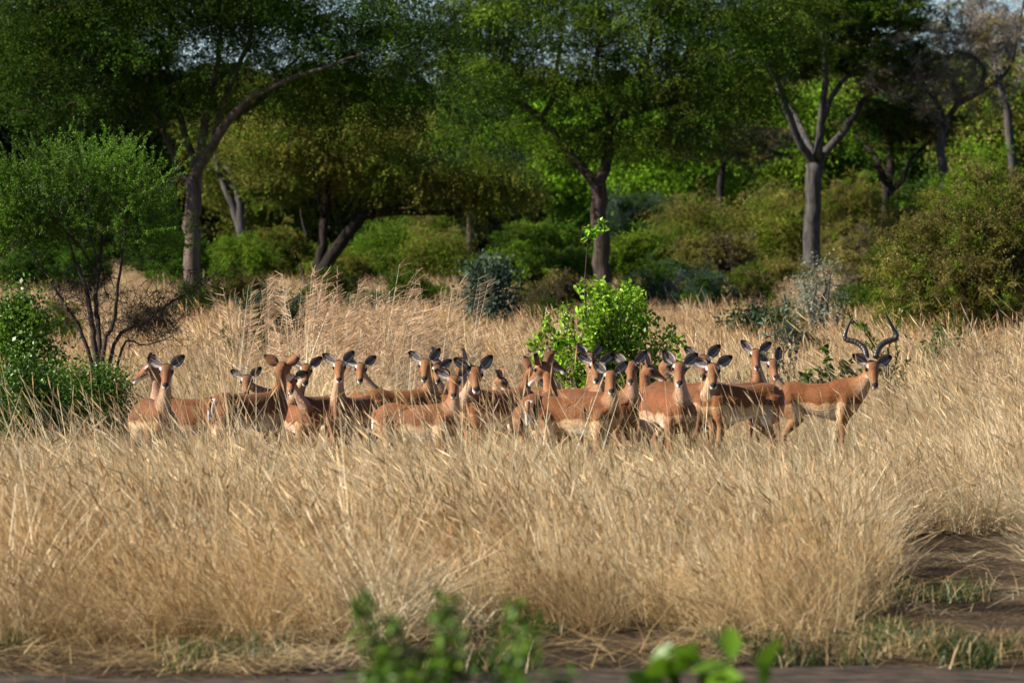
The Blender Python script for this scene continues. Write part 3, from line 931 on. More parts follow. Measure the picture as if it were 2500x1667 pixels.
low = [(500, 668, 90, 120, 'low dull bush in dry grass right of the pale trunk foot'), (570, 655, 80, 132, 'small green bush left of the dark spreading shrub'),
       (790, 650, 110, 128, 'small round bush under the leaning tree, right of its foot'), (860, 668, 100, 112, 'low dark bush behind the feathery grass tops'),
       (985, 655, 90, 130, 'small olive bush left of the blue-green shrub'), (1215, 655, 120, 118, 'low green bush touching the right of the blue-green shrub'),
       (1265, 690, 70, 96, 'tiny green bush in the grass left of the bright shrub'), (1560, 668, 70, 120, 'tiny blue-green bush right of the bright shrub'),
       (1470, 650, 120, 125, 'small leafy bush beyond the right shoulder of the bright shrub'), (1640, 655, 110, 122, 'low twiggy bush at the near edge of the pale clearing'),
       (1840, 735, 110, 76, 'low purplish brown bush in the grass left of the horns'), (1770, 690, 90, 90, 'low green bush beside the silvery shrub'),
       (1960, 650, 130, 112, 'low brown bush right of the silvery shrub'), (330, 700, 150, 90, 'dull bush seen through the dead twigs of the thorn bush'),
       (120, 690, 180, 85, 'shaded bush behind the vivid green leafy bush'), (610, 700, 90, 82, 'small green bush left of the tall feathery grass')]
low += [(545, 615, 120, 118, 'mid-sized green bush breaking the grass edge right of the pale trunk'), (765, 612, 110, 122, 'mid-sized bush in front of the foot of the leaning tree'),
        (925, 612, 150, 116, 'broad mid-green bush between the feathery grass and the blue-green shrub'), (1285, 615, 130, 112, 'leafy bush just left of the bright shrub, farther back'),
        (1500, 600, 150, 124, 'layered green bush right of the central bole'), (1610, 618, 120, 114, 'olive bush standing out of pale grass, mid-right'),
        (1715, 600, 140, 126, 'feathery green bush left of the silvery shrub'), (1985, 590, 150, 118, 'tall olive bush right of the silvery shrub'),
        (1440, 632, 80, 104, 'small yellow-green bush over the right shoulder of the bright shrub'), (450, 640, 110, 104, 'dull green bush behind the tips of the dead twigs')]
for (dx, t_, w_, d_, lab) in low:
    bush('low_bush', lab, dx, t_, 0, w_, d_, int(40 + w_ * .35), 45, 0.05 * d_ / 100, 0.028 * d_ / 100, [[G2, G1], [OLIVE, G2], [GBLUE, G1 * 1.2], [BROWN, OLIVE]][(dx // 7) % 4], group='low bushes scattered in the dry grass', crx=.12 * d_ / 80, skirt=.5, rmin=.006)

# the huge twiggy thicket on the right
bush('thorn_thicket', 'huge olive-brown twiggy thicket filling the right edge behind the ram', 2240, 375, 800, 470, 84, 620, 95, 0.035, 0.020, [OLIVE * 1.7, G3 * 1.4, OLIVE * 1.2, G2 * 1.4], stems=12, rmin=0.009, crx=0.19, skirt=.42, per_cl=3)
bush('thorn_thicket', 'smaller olive thicket joining the left side of the huge one', 2080, 520, 740, 190, 88, 200, 80, 0.035, 0.020, [OLIVE * 1.3, G2, G1 * 1.3], stems=8, rmin=0.006, crx=0.17, skirt=.45, per_cl=3)
# blue-green shrub
bush('blue_green_shrub', 'upright blue-green shrub with broad leaves standing in the pale grass left of centre', 1125, 575, 760, 150, 98, 120, 34, 0.10, 0.055, [GBLUE, GBLUE * .8, GBLUE * 1.25], crx=0.16, skirt=.4, tri=False)
bush('blue_green_shrub', 'low blue-green shrub in dark grass right of the bright green shrub', 1720, 682, 760, 170, 86, 80, 30, 0.07, 0.04, [GBLUE, G1 * 1.2], crx=0.13, skirt=.5, tri=False)
# silvery shrub
bush('silvery_shrub', 'airy silver-leaved shrub on thin pale stems below the grey trunk', 1895, 560, 720, 200, 92, 130, 26, 0.055, 0.024, [SILV, SILV * .8, SILV * 1.1], bark=M_BARKG, crx=0.12, stems=9, skirt=.3, tri=False)
# dark shrub with a pale top
bush('dark_shrub', 'dark green spreading shrub behind the left of the tall feathery grass', 660, 640, 800, 190, 68, 150, 60, 0.03, 0.014, [GD * 1.7, GBLUE * .8, G1], crx=0.14, stems=8, skirt=.45)
bush('pale_shrub', 'small grey-leaved shrub poking out over the dark shrub', 668, 645, 720, 70, 72, 30, 40, 0.045, 0.02, [SILV * .7, SILV * .5], crx=0.10, stems=5, skirt=.3)
bush('verge_shrub', 'dark leafy shrub under the thicket at the right of the ram', 2180, 745, 905, 200, 62, 130, 24, 0.065, 0.036, [GD * 1.6, G1, G1 * 1.3, GB * .6], leafmat=M_GLOSSLEAF, crx=0.12, stems=8, tri=False, skirt=.35)
bush('verge_shrub', 'low yellow-green sprouting shrub in the grass at the far right', 2190, 890, 950, 130, 55, 40, 20, 0.04, 0.012, [GB * .8, G2], leafmat=M_GLOSSLEAF, crx=0.08, stems=8, tri=False, skirt=.35)


# --- distant woodland that closes the view
def far_tree(dx, top, wid, d, cols, lab, bottom=430):
    s = K * d / F
    x = (dx * K - 1250) / F * d
    z = lambda v: HC - (v * K - YH) * d / F
    root = empty('woodland_tree', (x, d, zg(x, d)))
    link_props(root, lab, 'tree', 'trees of the far woodland')
    H = z(top) - root.location.z; w = wid * s / 2
    sk = Skel()
    sk.limb([(0, 0, -.3), (0.02 * H * R.normal(), 0, H * .25), (0.03 * H * R.normal(), 0, H * .5)], [0.03 * H, .024 * H, .014 * H], n=7)
    lob = [(R.uniform(-.5, .5) * w, H * R.uniform(.45, .8), R.uniform(-.5, .5) * w, w * R.uniform(.35, .6), H * R.uniform(.15, .22), w * .5) for _ in range(7)]
    lob.append((0, H * .55, 0, w * .8, H * .3, w * .6))
    T = ell_targets(lob, 190)
    sk.grow(T[:90], rmin=0.03, start=4)
    obj('trunk', sk.g.mesh('trunk'), M_BARKD, root)
    if dx > 900: cols = [c * 1.7 for c in cols]  # centre and right: hazy sunlit depth put into brighter leaf colour
    sprays('crown', root, T, 'pad' if int(dx) % 3 else 'hang', 2.6, cols, per=4)


far = [(40, -60, 330, 300, [GD, GD * .8], 'black-green tall tree at the far left edge of the wood'),
       (200, 20, 280, 310, [GD, GD * 1.2], 'dark tall tree behind the thorn bush in the far wood'),
       (430, 140, 260, 330, [GD * 1.2, G1 * .8], 'dim tree behind the straight pale trunk in the far wood'),
       (630, 150, 260, 320, [G3, G2], 'olive far tree glimpsed left of the leaning tree'),
       (800, 140, 280, 330, [GD * 1.3, G2], 'shaded far tree above the level bough'),
       (980, 130, 260, 320, [GD, GD * 1.4], 'dark far tree between the two big crowns'),
       (1160, 230, 260, 340, [GD * 1.4, GBLUE * .6], 'bluish far tree behind the left of the round crown'),
       (1340, 190, 200, 330, [GB * .75, GB], 'sunlit bright green far tree glimpsed through the round crown'),
       (1530, 260, 190, 320, [GB * .8, GB * .6], 'bright green far tree right of the central bole'),
       (1700, 150, 240, 345, [BROWN * .8, OLIVE, G2], 'brown-tinged far tree behind the drooping crown edge'),
       (1830, 190, 160, 335, [GB * .6, G2], 'yellow-green far tree left of the fanning grey limbs'),
       (1960, 60, 260, 350, [GD * 1.5, OLIVE], 'grey-green far tree behind the fanning grey limbs'),
       (2140, 90, 260, 330, [GD * 1.3, G1], 'dark green far tree behind the grey leafless tree'),
       (2310, 110, 240, 320, [GD * 1.5, G2, OLIVE], 'green far tree at the right edge of the wood')]
for f_ in far: far_tree(*f_)
# the unbroken mass of wood beyond
n = 10500
P, Ro, S, C = [], [], [], []
for _ in range(n):
    x = R.uniform(-80, 80); y = R.uniform(392, 425)
    hh = 15.5 + 3.5 * noise.noise(Vector((x * 0.11, 1, 2))) + 2 * noise.noise(Vector((x * 0.5, 1, 2)))
    P.append((x, y, (R.rand() ** .85) * hh if _ % 4 else R.rand() * 5.0)); Ro.append((R.normal() * .4, R.normal() * .4, R.rand() * 6.28)); q = 3.2 * (.7 + .6 * R.rand()); S.append((q, q, q))
    C.append([GD, GD * 1.6, OLIVE * .5, G1 * .8][R.randint(4)] * (.6 + .8 * R.rand()))
scatter('far_woodland', 'unbroken dark wood closing the view behind all the trees', 'pad', P, Ro, S, C, 'woodland', mat=M_SPRAY)

# --- left thorn bush with fine foliage
def thorn_bush():
    d = 59.0
    s = K * d / F
    b = atd(232, 860, d)
    root = empty('thorn_bush', (b.x, d, zg(b.x, d)))
    link_props(root, 'feathery green thorn bush on several dark stems, with dead twigs low on its right side', 'bush')
    o0 = np.array(root.location)
    sk = Skel()
    L = [([(238, 905), (222, 820), (212, 740), (200, 660), (175, 600), (160, 540)], [.045, .04, .035, .03, .022, .012]),
         ([(240, 900), (225, 790), (217, 700), (222, 620), (228, 540), (240, 450)], [.04, .034, .03, .026, .018, .010]),
         ([(246, 900), (238, 820), (262, 740), (275, 660), (285, 580), (300, 500)], [.035, .03, .024, .02, .015, .008]),
         ([(240, 880), (200, 800), (150, 700), (100, 620), (60, 560)], [.03, .025, .02, .014, .008]),
         ([(236, 860), (262, 790), (330, 740), (400, 690), (460, 660), (515, 600)], [.03, .024, .018, .012, .008, .003]),
         ([(245, 880), (280, 800), (340, 790), (400, 770)], [.022, .016, .010, .004]),
         ([(225, 640), (180, 560), (120, 500), (60, 440)], [.018, .014, .01, .006]),
         ([(232, 560), (280, 480), (320, 420), (350, 380)], [.014, .01, .008, .005]),
         ([(222, 600), (200, 500), (180, 420), (160, 350)], [.014, .01, .008, .005])]
    for li, (pp, rr) in enumerate(L):
        ph = R.normal() * 0.35
        pts = []
        for k, (u, v) in enumerate(pp):
            q = np.array(atd(u, v, d)) - o0; q[1] += ph * k / len(pp)
            pts.append(q)
        if li < 6: pts[0][2] = -0.05
        sk.limb(pts, rr, n=6, wob=0.008)
    ell = [ellpx(90, 450, 140, 95, d, .9), ellpx(200, 400, 130, 80, d, .9), ellpx(300, 450, 110, 110, d, .8), ellpx(180, 520, 190, 80, d, .9), ellpx(60, 540, 130, 60, d, .8), ellpx(330, 560, 85, 70, d, .7), ellpx(20, 480, 120, 120, d, .8)]
    el = [(e[0] - o0[0], e[1] - o0[2], e[2] - o0[1], e[3], e[4], e[5]) for e in ell]
    T = ell_targets(el, 480)
    sk.grow(T, rmin=0.004, k_r=0.012)
    # dead twigs at the lower right
    dead = [ellpx(350, 700, 110, 60, d, .4), ellpx(300, 760, 90, 40, d, .4), ellpx(440, 660, 60, 50, d, .3), ellpx(190, 680, 90, 70, d, .5), ellpx(380, 760, 60, 40, d, .3)]
    de = [(e[0] - o0[0], e[1] - o0[2], e[2] - o0[1], e[3], e[4], e[5]) for e in dead]
    D = ell_targets(de, 260)
    sk.grow(D, rmin=0.0045, k_r=0.010, jit=0.14)
    for t in D:
        for _ in range(4):
            e = t + R.normal(size=3) * 0.13 + np.array((.06, 0, 0))
            tube(sk.g, [t, (t + e) / 2 + R.normal(size=3) * .025, e], [.0034, .0026, .0015], 3)
    obj('stems', sk.g.mesh('stems'), M_TWIG, root)
    g = Geo(); tw = Geo()
    c0 = np.array(((el[0][0] + el[2][0]) / 2, 0, atd(200, 620, d).z - o0[2]))
    for t in T:
        for _ in range(3):
            dr = unit(unit(t - c0) * 0.75 + R.normal(size=3) * 0.55 + np.array((0, 0, 0.35)))
            Ls = 0.16 + 0.36 * R.rand()
            n = int(Ls * 230)
            u = R.rand(n)
            Q = t + dr * (u * Ls)[:, None] + R.normal(size=(n, 3)) * 0.012
            bc = (G1 * 2.0 if R.rand() < .6 else GB * .8) * (0.75 + .5 * R.rand())
            if R.rand() < 0.04: bc = np.array((.12, .12, .07))
            leaves(g, Q, 0.025, 0.012, bc[None, :] * (0.7 + .6 * R.rand(n))[:, None], tri=False)
            tube(tw, [t, t + dr * Ls], [.003, .0012], 3)
    obj('foliage', g.mesh('foliage', smooth=False), M_LEAF, root)
    obj('shoots', tw.mesh('shoots'), M_TWIG, root)['kind'] = 'stuff'


thorn_bush()
bush('leafy_bush', 'vivid green leafy bush at the left edge under the thorn bush', 55, 635, 900, 210, 55.5, 260, 60, 0.055, 0.034, [GB * .8, G1 * 1.6, GB], leafmat=M_GLOSSLEAF, crx=0.13, stems=10, tri=False, skirt=.45)
bush('leafy_bush', 'low spreading green bush beside the left-most antelope', 210, 815, 1010, 240, 52.5, 300, 60, 0.036, 0.020, [GB * .75, G1 * 1.5, G1 * 1.2], leafmat=M_GLOSSLEAF, crx=0.11, stems=14, tri=False, skirt=.5)
bush('leafy_bush', 'low green bush in the grass at the bottom left of the thorn bush', 50, 790, 1010, 220, 51.5, 300, 60, 0.036, 0.020, [GB * .75, G1 * 1.4, G1 * 1.1], leafmat=M_GLOSSLEAF, crx=0.11, stems=12, tri=False, skirt=.5)


# --- broad-leaved plants: single leaves as parts
def leaf_mesh(name, L, W, col, seg=3, fold=0.25, curl=0.25):
    V = []; F4 = []; 
    for k in range(seg + 1):
        t = k / seg
        w = W * math.sin(math.pi * min(1, t * 0.92 + 0.04)) ** 0.8 * 0.5
        z = -curl * L * t * t
        V += [(L * t, -w, z + fold * w), (L * t, 0, z), (L * t, w, z + fold * w)]
    for k in range(seg):
        a = 3 * k
        F4 += [(a, a + 3, a + 4, a + 1), (a + 1, a + 4, a + 5, a + 2)]
    me = mesh_np(name, np.array(V), [np.array(F4)], np.tile(col, (len(V), 1)), True)
    me.materials.append(M_GLOSSLEAF)
    return me


def leafy_plant(name, label, cat, x, d, stems, leaf_L, leaf_W, cols, per_m, stem_r, max_parts=300, spread=0.15, up=0.5, stemmat=None, bare=()):
    """stems: list of polylines (local, metres). Leaves stand along the outer part of the stems; up to max_parts are single objects."""
    root = empty(name, (x, d, zg(x, d)))
    link_props(root, label, cat)
    sg = Geo(); spots = []
    for pl in bare:
        pts, rr = smooth_path(pl, [.010, .009, .008, .006, .003][:len(pl)], 5)
        tube(sg, pts, rr, 5)
    for pl in stems:
        pts, rr = smooth_path(pl, [stem_r * (1 - .75 * k / (len(pl) - 1)) for k in range(len(pl))], 5)
        tube(sg, pts, rr, 5)
        Ls = sum(np.linalg.norm(pts[k + 1] - pts[k]) for k in range(len(pts) - 1))
        n = max(3, int(per_m * Ls))
        for k in range(n):
            u = 1 - (R.rand() ** 1.3) * 0.75
            f = u * (len(pts) - 1); i = min(int(f), len(pts) - 2)
            p = pts[i] * (1 - (f - i)) + pts[i + 1] * (f - i)
            tg = unit(pts[i + 1] - pts[i])
            spots.append((p + R.normal(size=3) * leaf_L * spread, tg))
    obj('stems', sg.mesh('stems'), stemmat or M_TWIG, root)
    ms = [leaf_mesh('leaf', leaf_L, leaf_W, c * s) for c in cols for s in (0.8, 1.15)]
    ang = 0
    R.shuffle(spots) if False else None
    order = R.permutation(len(spots))
    rest = Geo()
    for q, i in enumerate(order):
        p, tg = spots[i]
        dr = unit(R.normal(size=3) * 0.8 + tg * up + np.array((0, -0.25, 0.15)))
        nz = unit(np.array((0, -0.2, 1.0)) + R.normal(size=3) * 0.45)
        yv = unit(np.cross(nz, dr)); nz = np.cross(dr, yv)
        sc = 0.65 + 0.6 * R.rand()
        M = np.stack([dr, yv, nz], 1) * sc
        m = ms[R.randint(len(ms))]
        if q < max_parts:
            o = bpy.data.objects.new('leaf', m); COL.objects.link(o); o.parent = root
            M4 = Matrix.Identity(4)
            for a_ in range(3):
                for b_ in range(3): M4[a_][b_] = M[a_][b_]
                M4[a_][3] = p[a_]
            o.matrix_local = M4
        else:
            v = np.zeros(len(m.vertices) * 3, dtype=np.float32); m.vertices.foreach_get('co', v)
            v = v.reshape(-1, 3) @ M.T + p
            li = np.zeros(len(m.loops), dtype=np.int32); m.loops.foreach_get('vertex_index', li)
            c = np.zeros(len(m.vertices) * 4, dtype=np.float32); m.color_attributes['tint'].data.foreach_get('color', c)
            rest.add(v, F4=li.reshape(-1, 4), C=c.reshape(-1, 4)[:, :3])
    if rest.n:
        obj('small_leaves', rest.mesh('small_leaves'), M_GLOSSLEAF, root)['kind'] = 'stuff'
    return root


def fan_stems(n, w, h, dep, hmin=.45, bend=.1):
    out = []
    for k in range(n):
        u = R.uniform(-1, 1); v = R.uniform(-1, 1)
        hh = h * (hmin + (1 - hmin) * R.rand()) * (1 - 0.38 * abs(u) ** 2.5)
        e = np.array((u * w, v * dep, hh))
        m = e * np.array((.35, .35, .5)) + R.normal(size=3) * bend * w
        out.append([np.array((R.normal() * .04, R.normal() * .04, -.05)), m, e * np.array((.75, .75, .8)) + R.normal(size=3) * bend * .5 * w, e])
    return out


# bright shrub behind the middle of the herd
d = 54.5
xb = (1394 * K - 1250) / F * d
zb = zg(xb, d)
zt = lambda v, dd=54.5: HC - (v * K - YH) * dd / F - zb
st = fan_stems(115, 0.84, zt(640), 0.5, .42)
for k in range(26):                      # lower skirt
    a = R.uniform(0, 6.283); st.append([np.array((0, 0, .1)), np.array((math.cos(a) * .35, math.sin(a) * .25, .45)), np.array((math.cos(a) * .8, math.sin(a) * .45, R.uniform(.45, .95)))])
X_ = lambda u: ((u * K - 1250) / F * d) - xb

leafy_plant('leafy_shrub', 'bright green broad-leaved shrub with one tall shoot, right behind the middle of the herd', 'shrub', xb, d, st, 0.066, 0.036, [GB * np.array((1.9, 1.7, 1.5)), GB * np.array((2.6, 2.3, 2)), GB * 1.1], 52, 0.008, 300, up=.45, spread=.5)
# leaves of the tall shoot
sh = []
for k in range(9):
    e = np.array((X_(1362) + R.uniform(-.11, .13), -.12 + R.normal() * .05, zt(540) + R.uniform(-.08, .16)))
    if k == 0:
        tall = [np.array((-.1, -.1, .2)), np.array((X_(1345), -.1, zt(700))), np.array((X_(1345), -.1, zt(620))), np.array((X_(1352), -.12, zt(540))), np.array((X_(1362), -.12, zt(510)))]
    sh.append([np.array((X_(1352), -.12, zt(560))), (np.array((X_(1356), -.12, zt(540))) + e) / 2, e])
r2 = leafy_plant('shoot_tmp', None, None, xb, d, sh, 0.075, 0.045, [GB * 1.7, GB * 2.2], 34, 0.004, 0, bare=[tall])
main = [o for o in bpy.data.objects if o.name == 'leafy_shrub'][0]
for c in list(r2.children):
    c.parent = main
    c.name = 'shoot' if c.name.startswith('stems') else 'shoot_leaves'
bpy.data.objects.remove(r2)

# dark glossy plant behind the back of the ram
d = 56.0; xb = (1905 * K - 1250) / F * d
leafy_plant('broadleaf_plant', 'dark glossy broad-leaved plant showing above the ram\'s back', 'plant', xb, d, fan_stems(34, .42, HC - (800 * K - YH) * d / F, .25, .55), 0.085, 0.058, [G1 * 1.2, GD * 1.6, GB * .6], 30, 0.006, 220, up=.5)
# grey-green upright stems left of that
d = 58.0; xb = (1790 * K - 1250) / F * d
leafy_plant('milkweed', 'upright grey-green plant with pointed leaves behind the antelope with raised head on the right', 'plant', xb, d,
            [[np.array((u * .3, 0, 0)), np.array((u * .8, 0.02, h * .5)), np.array((u, 0, h))] for u, h in ((-.17, 1.35), (-.05, 1.45), (.06, 1.55), (.15, 1.3), (.2, 1.1), (0, 1.2))], 0.08, 0.032, [SILV * .75, SILV * .6, GBLUE * 1.6], 36, 0.007, 220, up=.9, stemmat=M_BARKG)
# olive sprigs behind the ram's horns
d = 54.5; xb = (2035 * K - 1250) / F * d
q = lambda u, v: np.array(((u * K - 1250) / F * 54.5 - xb, R.normal() * .05, HC - (v * K - YH) * 54.5 / F))
leafy_plant('sprig_bush', 'thin branching olive-leaved bush seen between and behind the ram\'s horns', 'bush', xb, d,
            [[q(2040, 1000), q(2035, 860), q(1990, 770), q(1962, 740), q(1945, 718)], [q(2040, 1000), q(2035, 850), q(2005, 780), q(1980, 745)], [q(2042, 1000), q(2040, 850), q(2045, 790), q(2065, 740), q(2072, 712)],
             [q(2042, 1000), q(2045, 880), q(2060, 820), q(2058, 770)], [q(2042, 1000), q(2030, 870), q(2000, 800), q(1990, 790)], [q(2042, 1000), q(2050, 900), q(2070, 860), q(2085, 830)], [q(2042, 1000), q(2055, 900), q(2080, 880), q(2050, 840)]],
            0.055, 0.020, [G2 * 1.5, G3 * 1.3, G1 * 1.5], 60, 0.009, 250, up=.9)
# blurred plants close to the camera, beside the track
d = 12.5; xb = (1020 * K - 1250) / F * d
z0 = zg(xb, d)
pz = lambda v, dd: HC - (v * K - YH) * dd / F - z0
px_ = lambda u, dd: (u * K - 1250) / F * dd - xb
stn = []
for u, v in ((835, 1375), (850, 1420), (900, 1440), (930, 1480), (1020, 1395), (1035, 1440), (1010, 1500), (1190, 1405), (1215, 1440), (1170, 1470), (1140, 1520), (880, 1520), (960, 1540), (860, 1550), (1060, 1530), (1290, 1560), (1000, 1580), (920, 1600), (1180, 1560)):
    e = np.array((px_(u, d), R.normal() * .06, pz(v, d)))
    stn.append([np.array((R.normal() * .03, 0, -.05)), e * np.array((.3, .5, .45)), e * np.array((.85, .9, .85)), e])
leafy_plant('verge_bush', 'out-of-focus green bush poking up at the bottom of the grass, left of centre', 'bush', xb, d, stn, 0.032, 0.015, [G1 * 1.8, GB * .95, G2 * 1.3], 105, 0.003, 280, up=.3, spread=.6)
d = 13.0; xb = (1625 * K - 1250) / F * d; z0 = zg(xb, d)
stn = []
for u, v in ((1500, 1540), (1530, 1530), (1560, 1515), (1610, 1510), (1665, 1485), (1690, 1520), (1740, 1520), (1720, 1550), (1640, 1530), (1580, 1545), (1510, 1550)):
    e = np.array((px_(u, d), R.normal() * .05, pz(v, d)))
    stn.append([np.array((0, 0, -.05)), e * np.array((.3, .5, .5)), e])
leafy_plant('big_leaved_plant', 'out-of-focus plant with a few big bright green leaves at the bottom edge, right of centre', 'plant', xb, d, stn, 0.105, 0.066, [GB * .75, GB * 1.0, G1 * 1.2], 10, 0.005, 90, up=.05)

# ------------------------------------------------------------------ antelopes
def fur_mat():
    m, nt, p, out = new_mat('antelope_coat')
    a_ = nt.nodes.new('ShaderNodeAttribute'); a_.attribute_name = 'tint'
    tc = nt.nodes.new('ShaderNodeTexCoord')
    n1 = nt.nodes.new('ShaderNodeTexNoise'); n1.inputs['Scale'].default_value = 9; n1.inputs['Detail'].default_value = 5
    n2 = nt.nodes.new('ShaderNodeTexNoise'); n2.inputs['Scale'].default_value = 60; n2.inputs['Detail'].default_value = 3
    mp = nt.nodes.new('ShaderNodeMapping'); mp.inputs['Scale'].default_value = (.5, 1, 1)
    nt.links.new(tc.outputs['Object'], mp.inputs[0])
    nt.links.new(tc.outputs['Object'], n1.inputs['Vector']); nt.links.new(mp.outputs[0], n2.inputs['Vector'])
    add = nt.nodes.new('ShaderNodeMath'); add.operation = 'ADD'
    nt.links.new(n1.outputs[0], add.inputs[0]); nt.links.new(n2.outputs[0], add.inputs[1])
    mr = nt.nodes.new('ShaderNodeMapRange'); mr.inputs[1].default_value = .6; mr.inputs[2].default_value = 1.4; mr.inputs[3].default_value = .62; mr.inputs[4].default_value = 1.38
    nt.links.new(add.outputs[0], mr.inputs[0])
    mul = nt.nodes.new('ShaderNodeVectorMath'); mul.operation = 'SCALE'
    nt.links.new(a_.outputs['Color'], mul.inputs[0]); nt.links.new(mr.outputs[0], mul.inputs['Scale'])
    nt.links.new(mul.outputs[0], p.inputs['Base Color'])
    bp = nt.nodes.new('ShaderNodeBump'); bp.inputs['Strength'].default_value = .6; bp.inputs['Distance'].default_value = .010
    nt.links.new(n2.outputs[0], bp.inputs['Height']); nt.links.new(bp.outputs[0], p.inputs['Normal'])
    p.inputs['Roughness'].default_value = .68
    p.inputs['Specular IOR Level'].default_value = .22
    p.inputs['Sheen Weight'].default_value = .08
    p.inputs['Sheen Tint'].default_value = (1, .85, .7, 1)
    return m


M_FUR = fur_mat()
M_EYE, _nt, _p, _o = new_mat('dark_eye'); _p.inputs['Base Color'].default_value = (.006, .005, .005, 1); _p.inputs['Roughness'].default_value = .12
M_HORN, _nt, _p, _o = new_mat('horn'); _p.inputs['Roughness'].default_value = .38
_a = _nt.nodes.new('ShaderNodeAttribute'); _a.attribute_name = 'tint'; _nt.links.new(_a.outputs[0], _p.inputs['Base Color'])

C_SAD = np.array((0.138, 0.046, 0.0118)); C_FLANK = np.array((0.37, 0.225, 0.115)); C_TAN = np.array((0.238, 0.107, 0.046)); C_CREAM = np.array((0.54, 0.40, 0.27)); C_WHITE = np.array((0.74, 0.70, 0.64))
C_FACE = np.array((0.185, 0.076, 0.027)); C_BLACK = np.array((0.014, 0.011, 0.010)); C_DB = np.array((0.16, 0.065, 0.028))


def sstep(x, a, b):
    t = np.clip((x - a) / (b - a), 0, 1)
    return t * t * (3 - 2 * t)


def mixc(A, B, w):
    return A * (1 - w[:, None]) + B * w[:, None]


def ear_geo(base, dirv, opn, L, W):
    """cupped ear: inner and outer skins"""
    g = Geo()
    d = unit(dirv); o = opn - d * np.dot(opn, d); o = unit(o); s = np.cross(d, o)
    nu, nv = 9, 7
    for layer, off in ((0, 0.0), (1, -0.006)):
        V = []; C = []
        for i in range(nu):
            t = i / (nu - 1)
            w = W * (math.sin(math.pi * (0.10 + 0.88 * t) ** 0.85) ** 0.75) * 0.5 + 0.002
            if i == 0: w = W * .24
            for j in range(nv):
                v = -1 + 2 * j / (nv - 1)
                cup = W * 0.38 * (v * v) * (1 - 0.35 * t)
                p = base + d * L * t + s * w * v + o * (cup + off)
                V.append(p)
                if layer == 0:
                    c = np.array((.36, .32, .30)) if abs(v) > .62 else np.array((.07, .055, .052))  # pale margins; dark middle is shade inside the cup, painted in
                    if abs(v) < .2: c = np.array((.14, .115, .108))
                    if t > .86: c = C_BLACK
                    elif abs(v) > .95: c = np.array((.08, .06, .05))
                else:
                    c = C_TAN * .75 if t < .6 else C_DB
                    if t > .78: c = C_BLACK
                C.append(c)
        i, j = np.meshgrid(np.arange(nu - 1), np.arange(nv - 1), indexing='ij')
        a = (i * nv + j).ravel()
        q = np.stack([a, a + 1, a + nv + 1, a + nv], 1)
        g.add(V, F4=q if layer == 0 else q[:, ::-1], C=np.array(C))
    return g


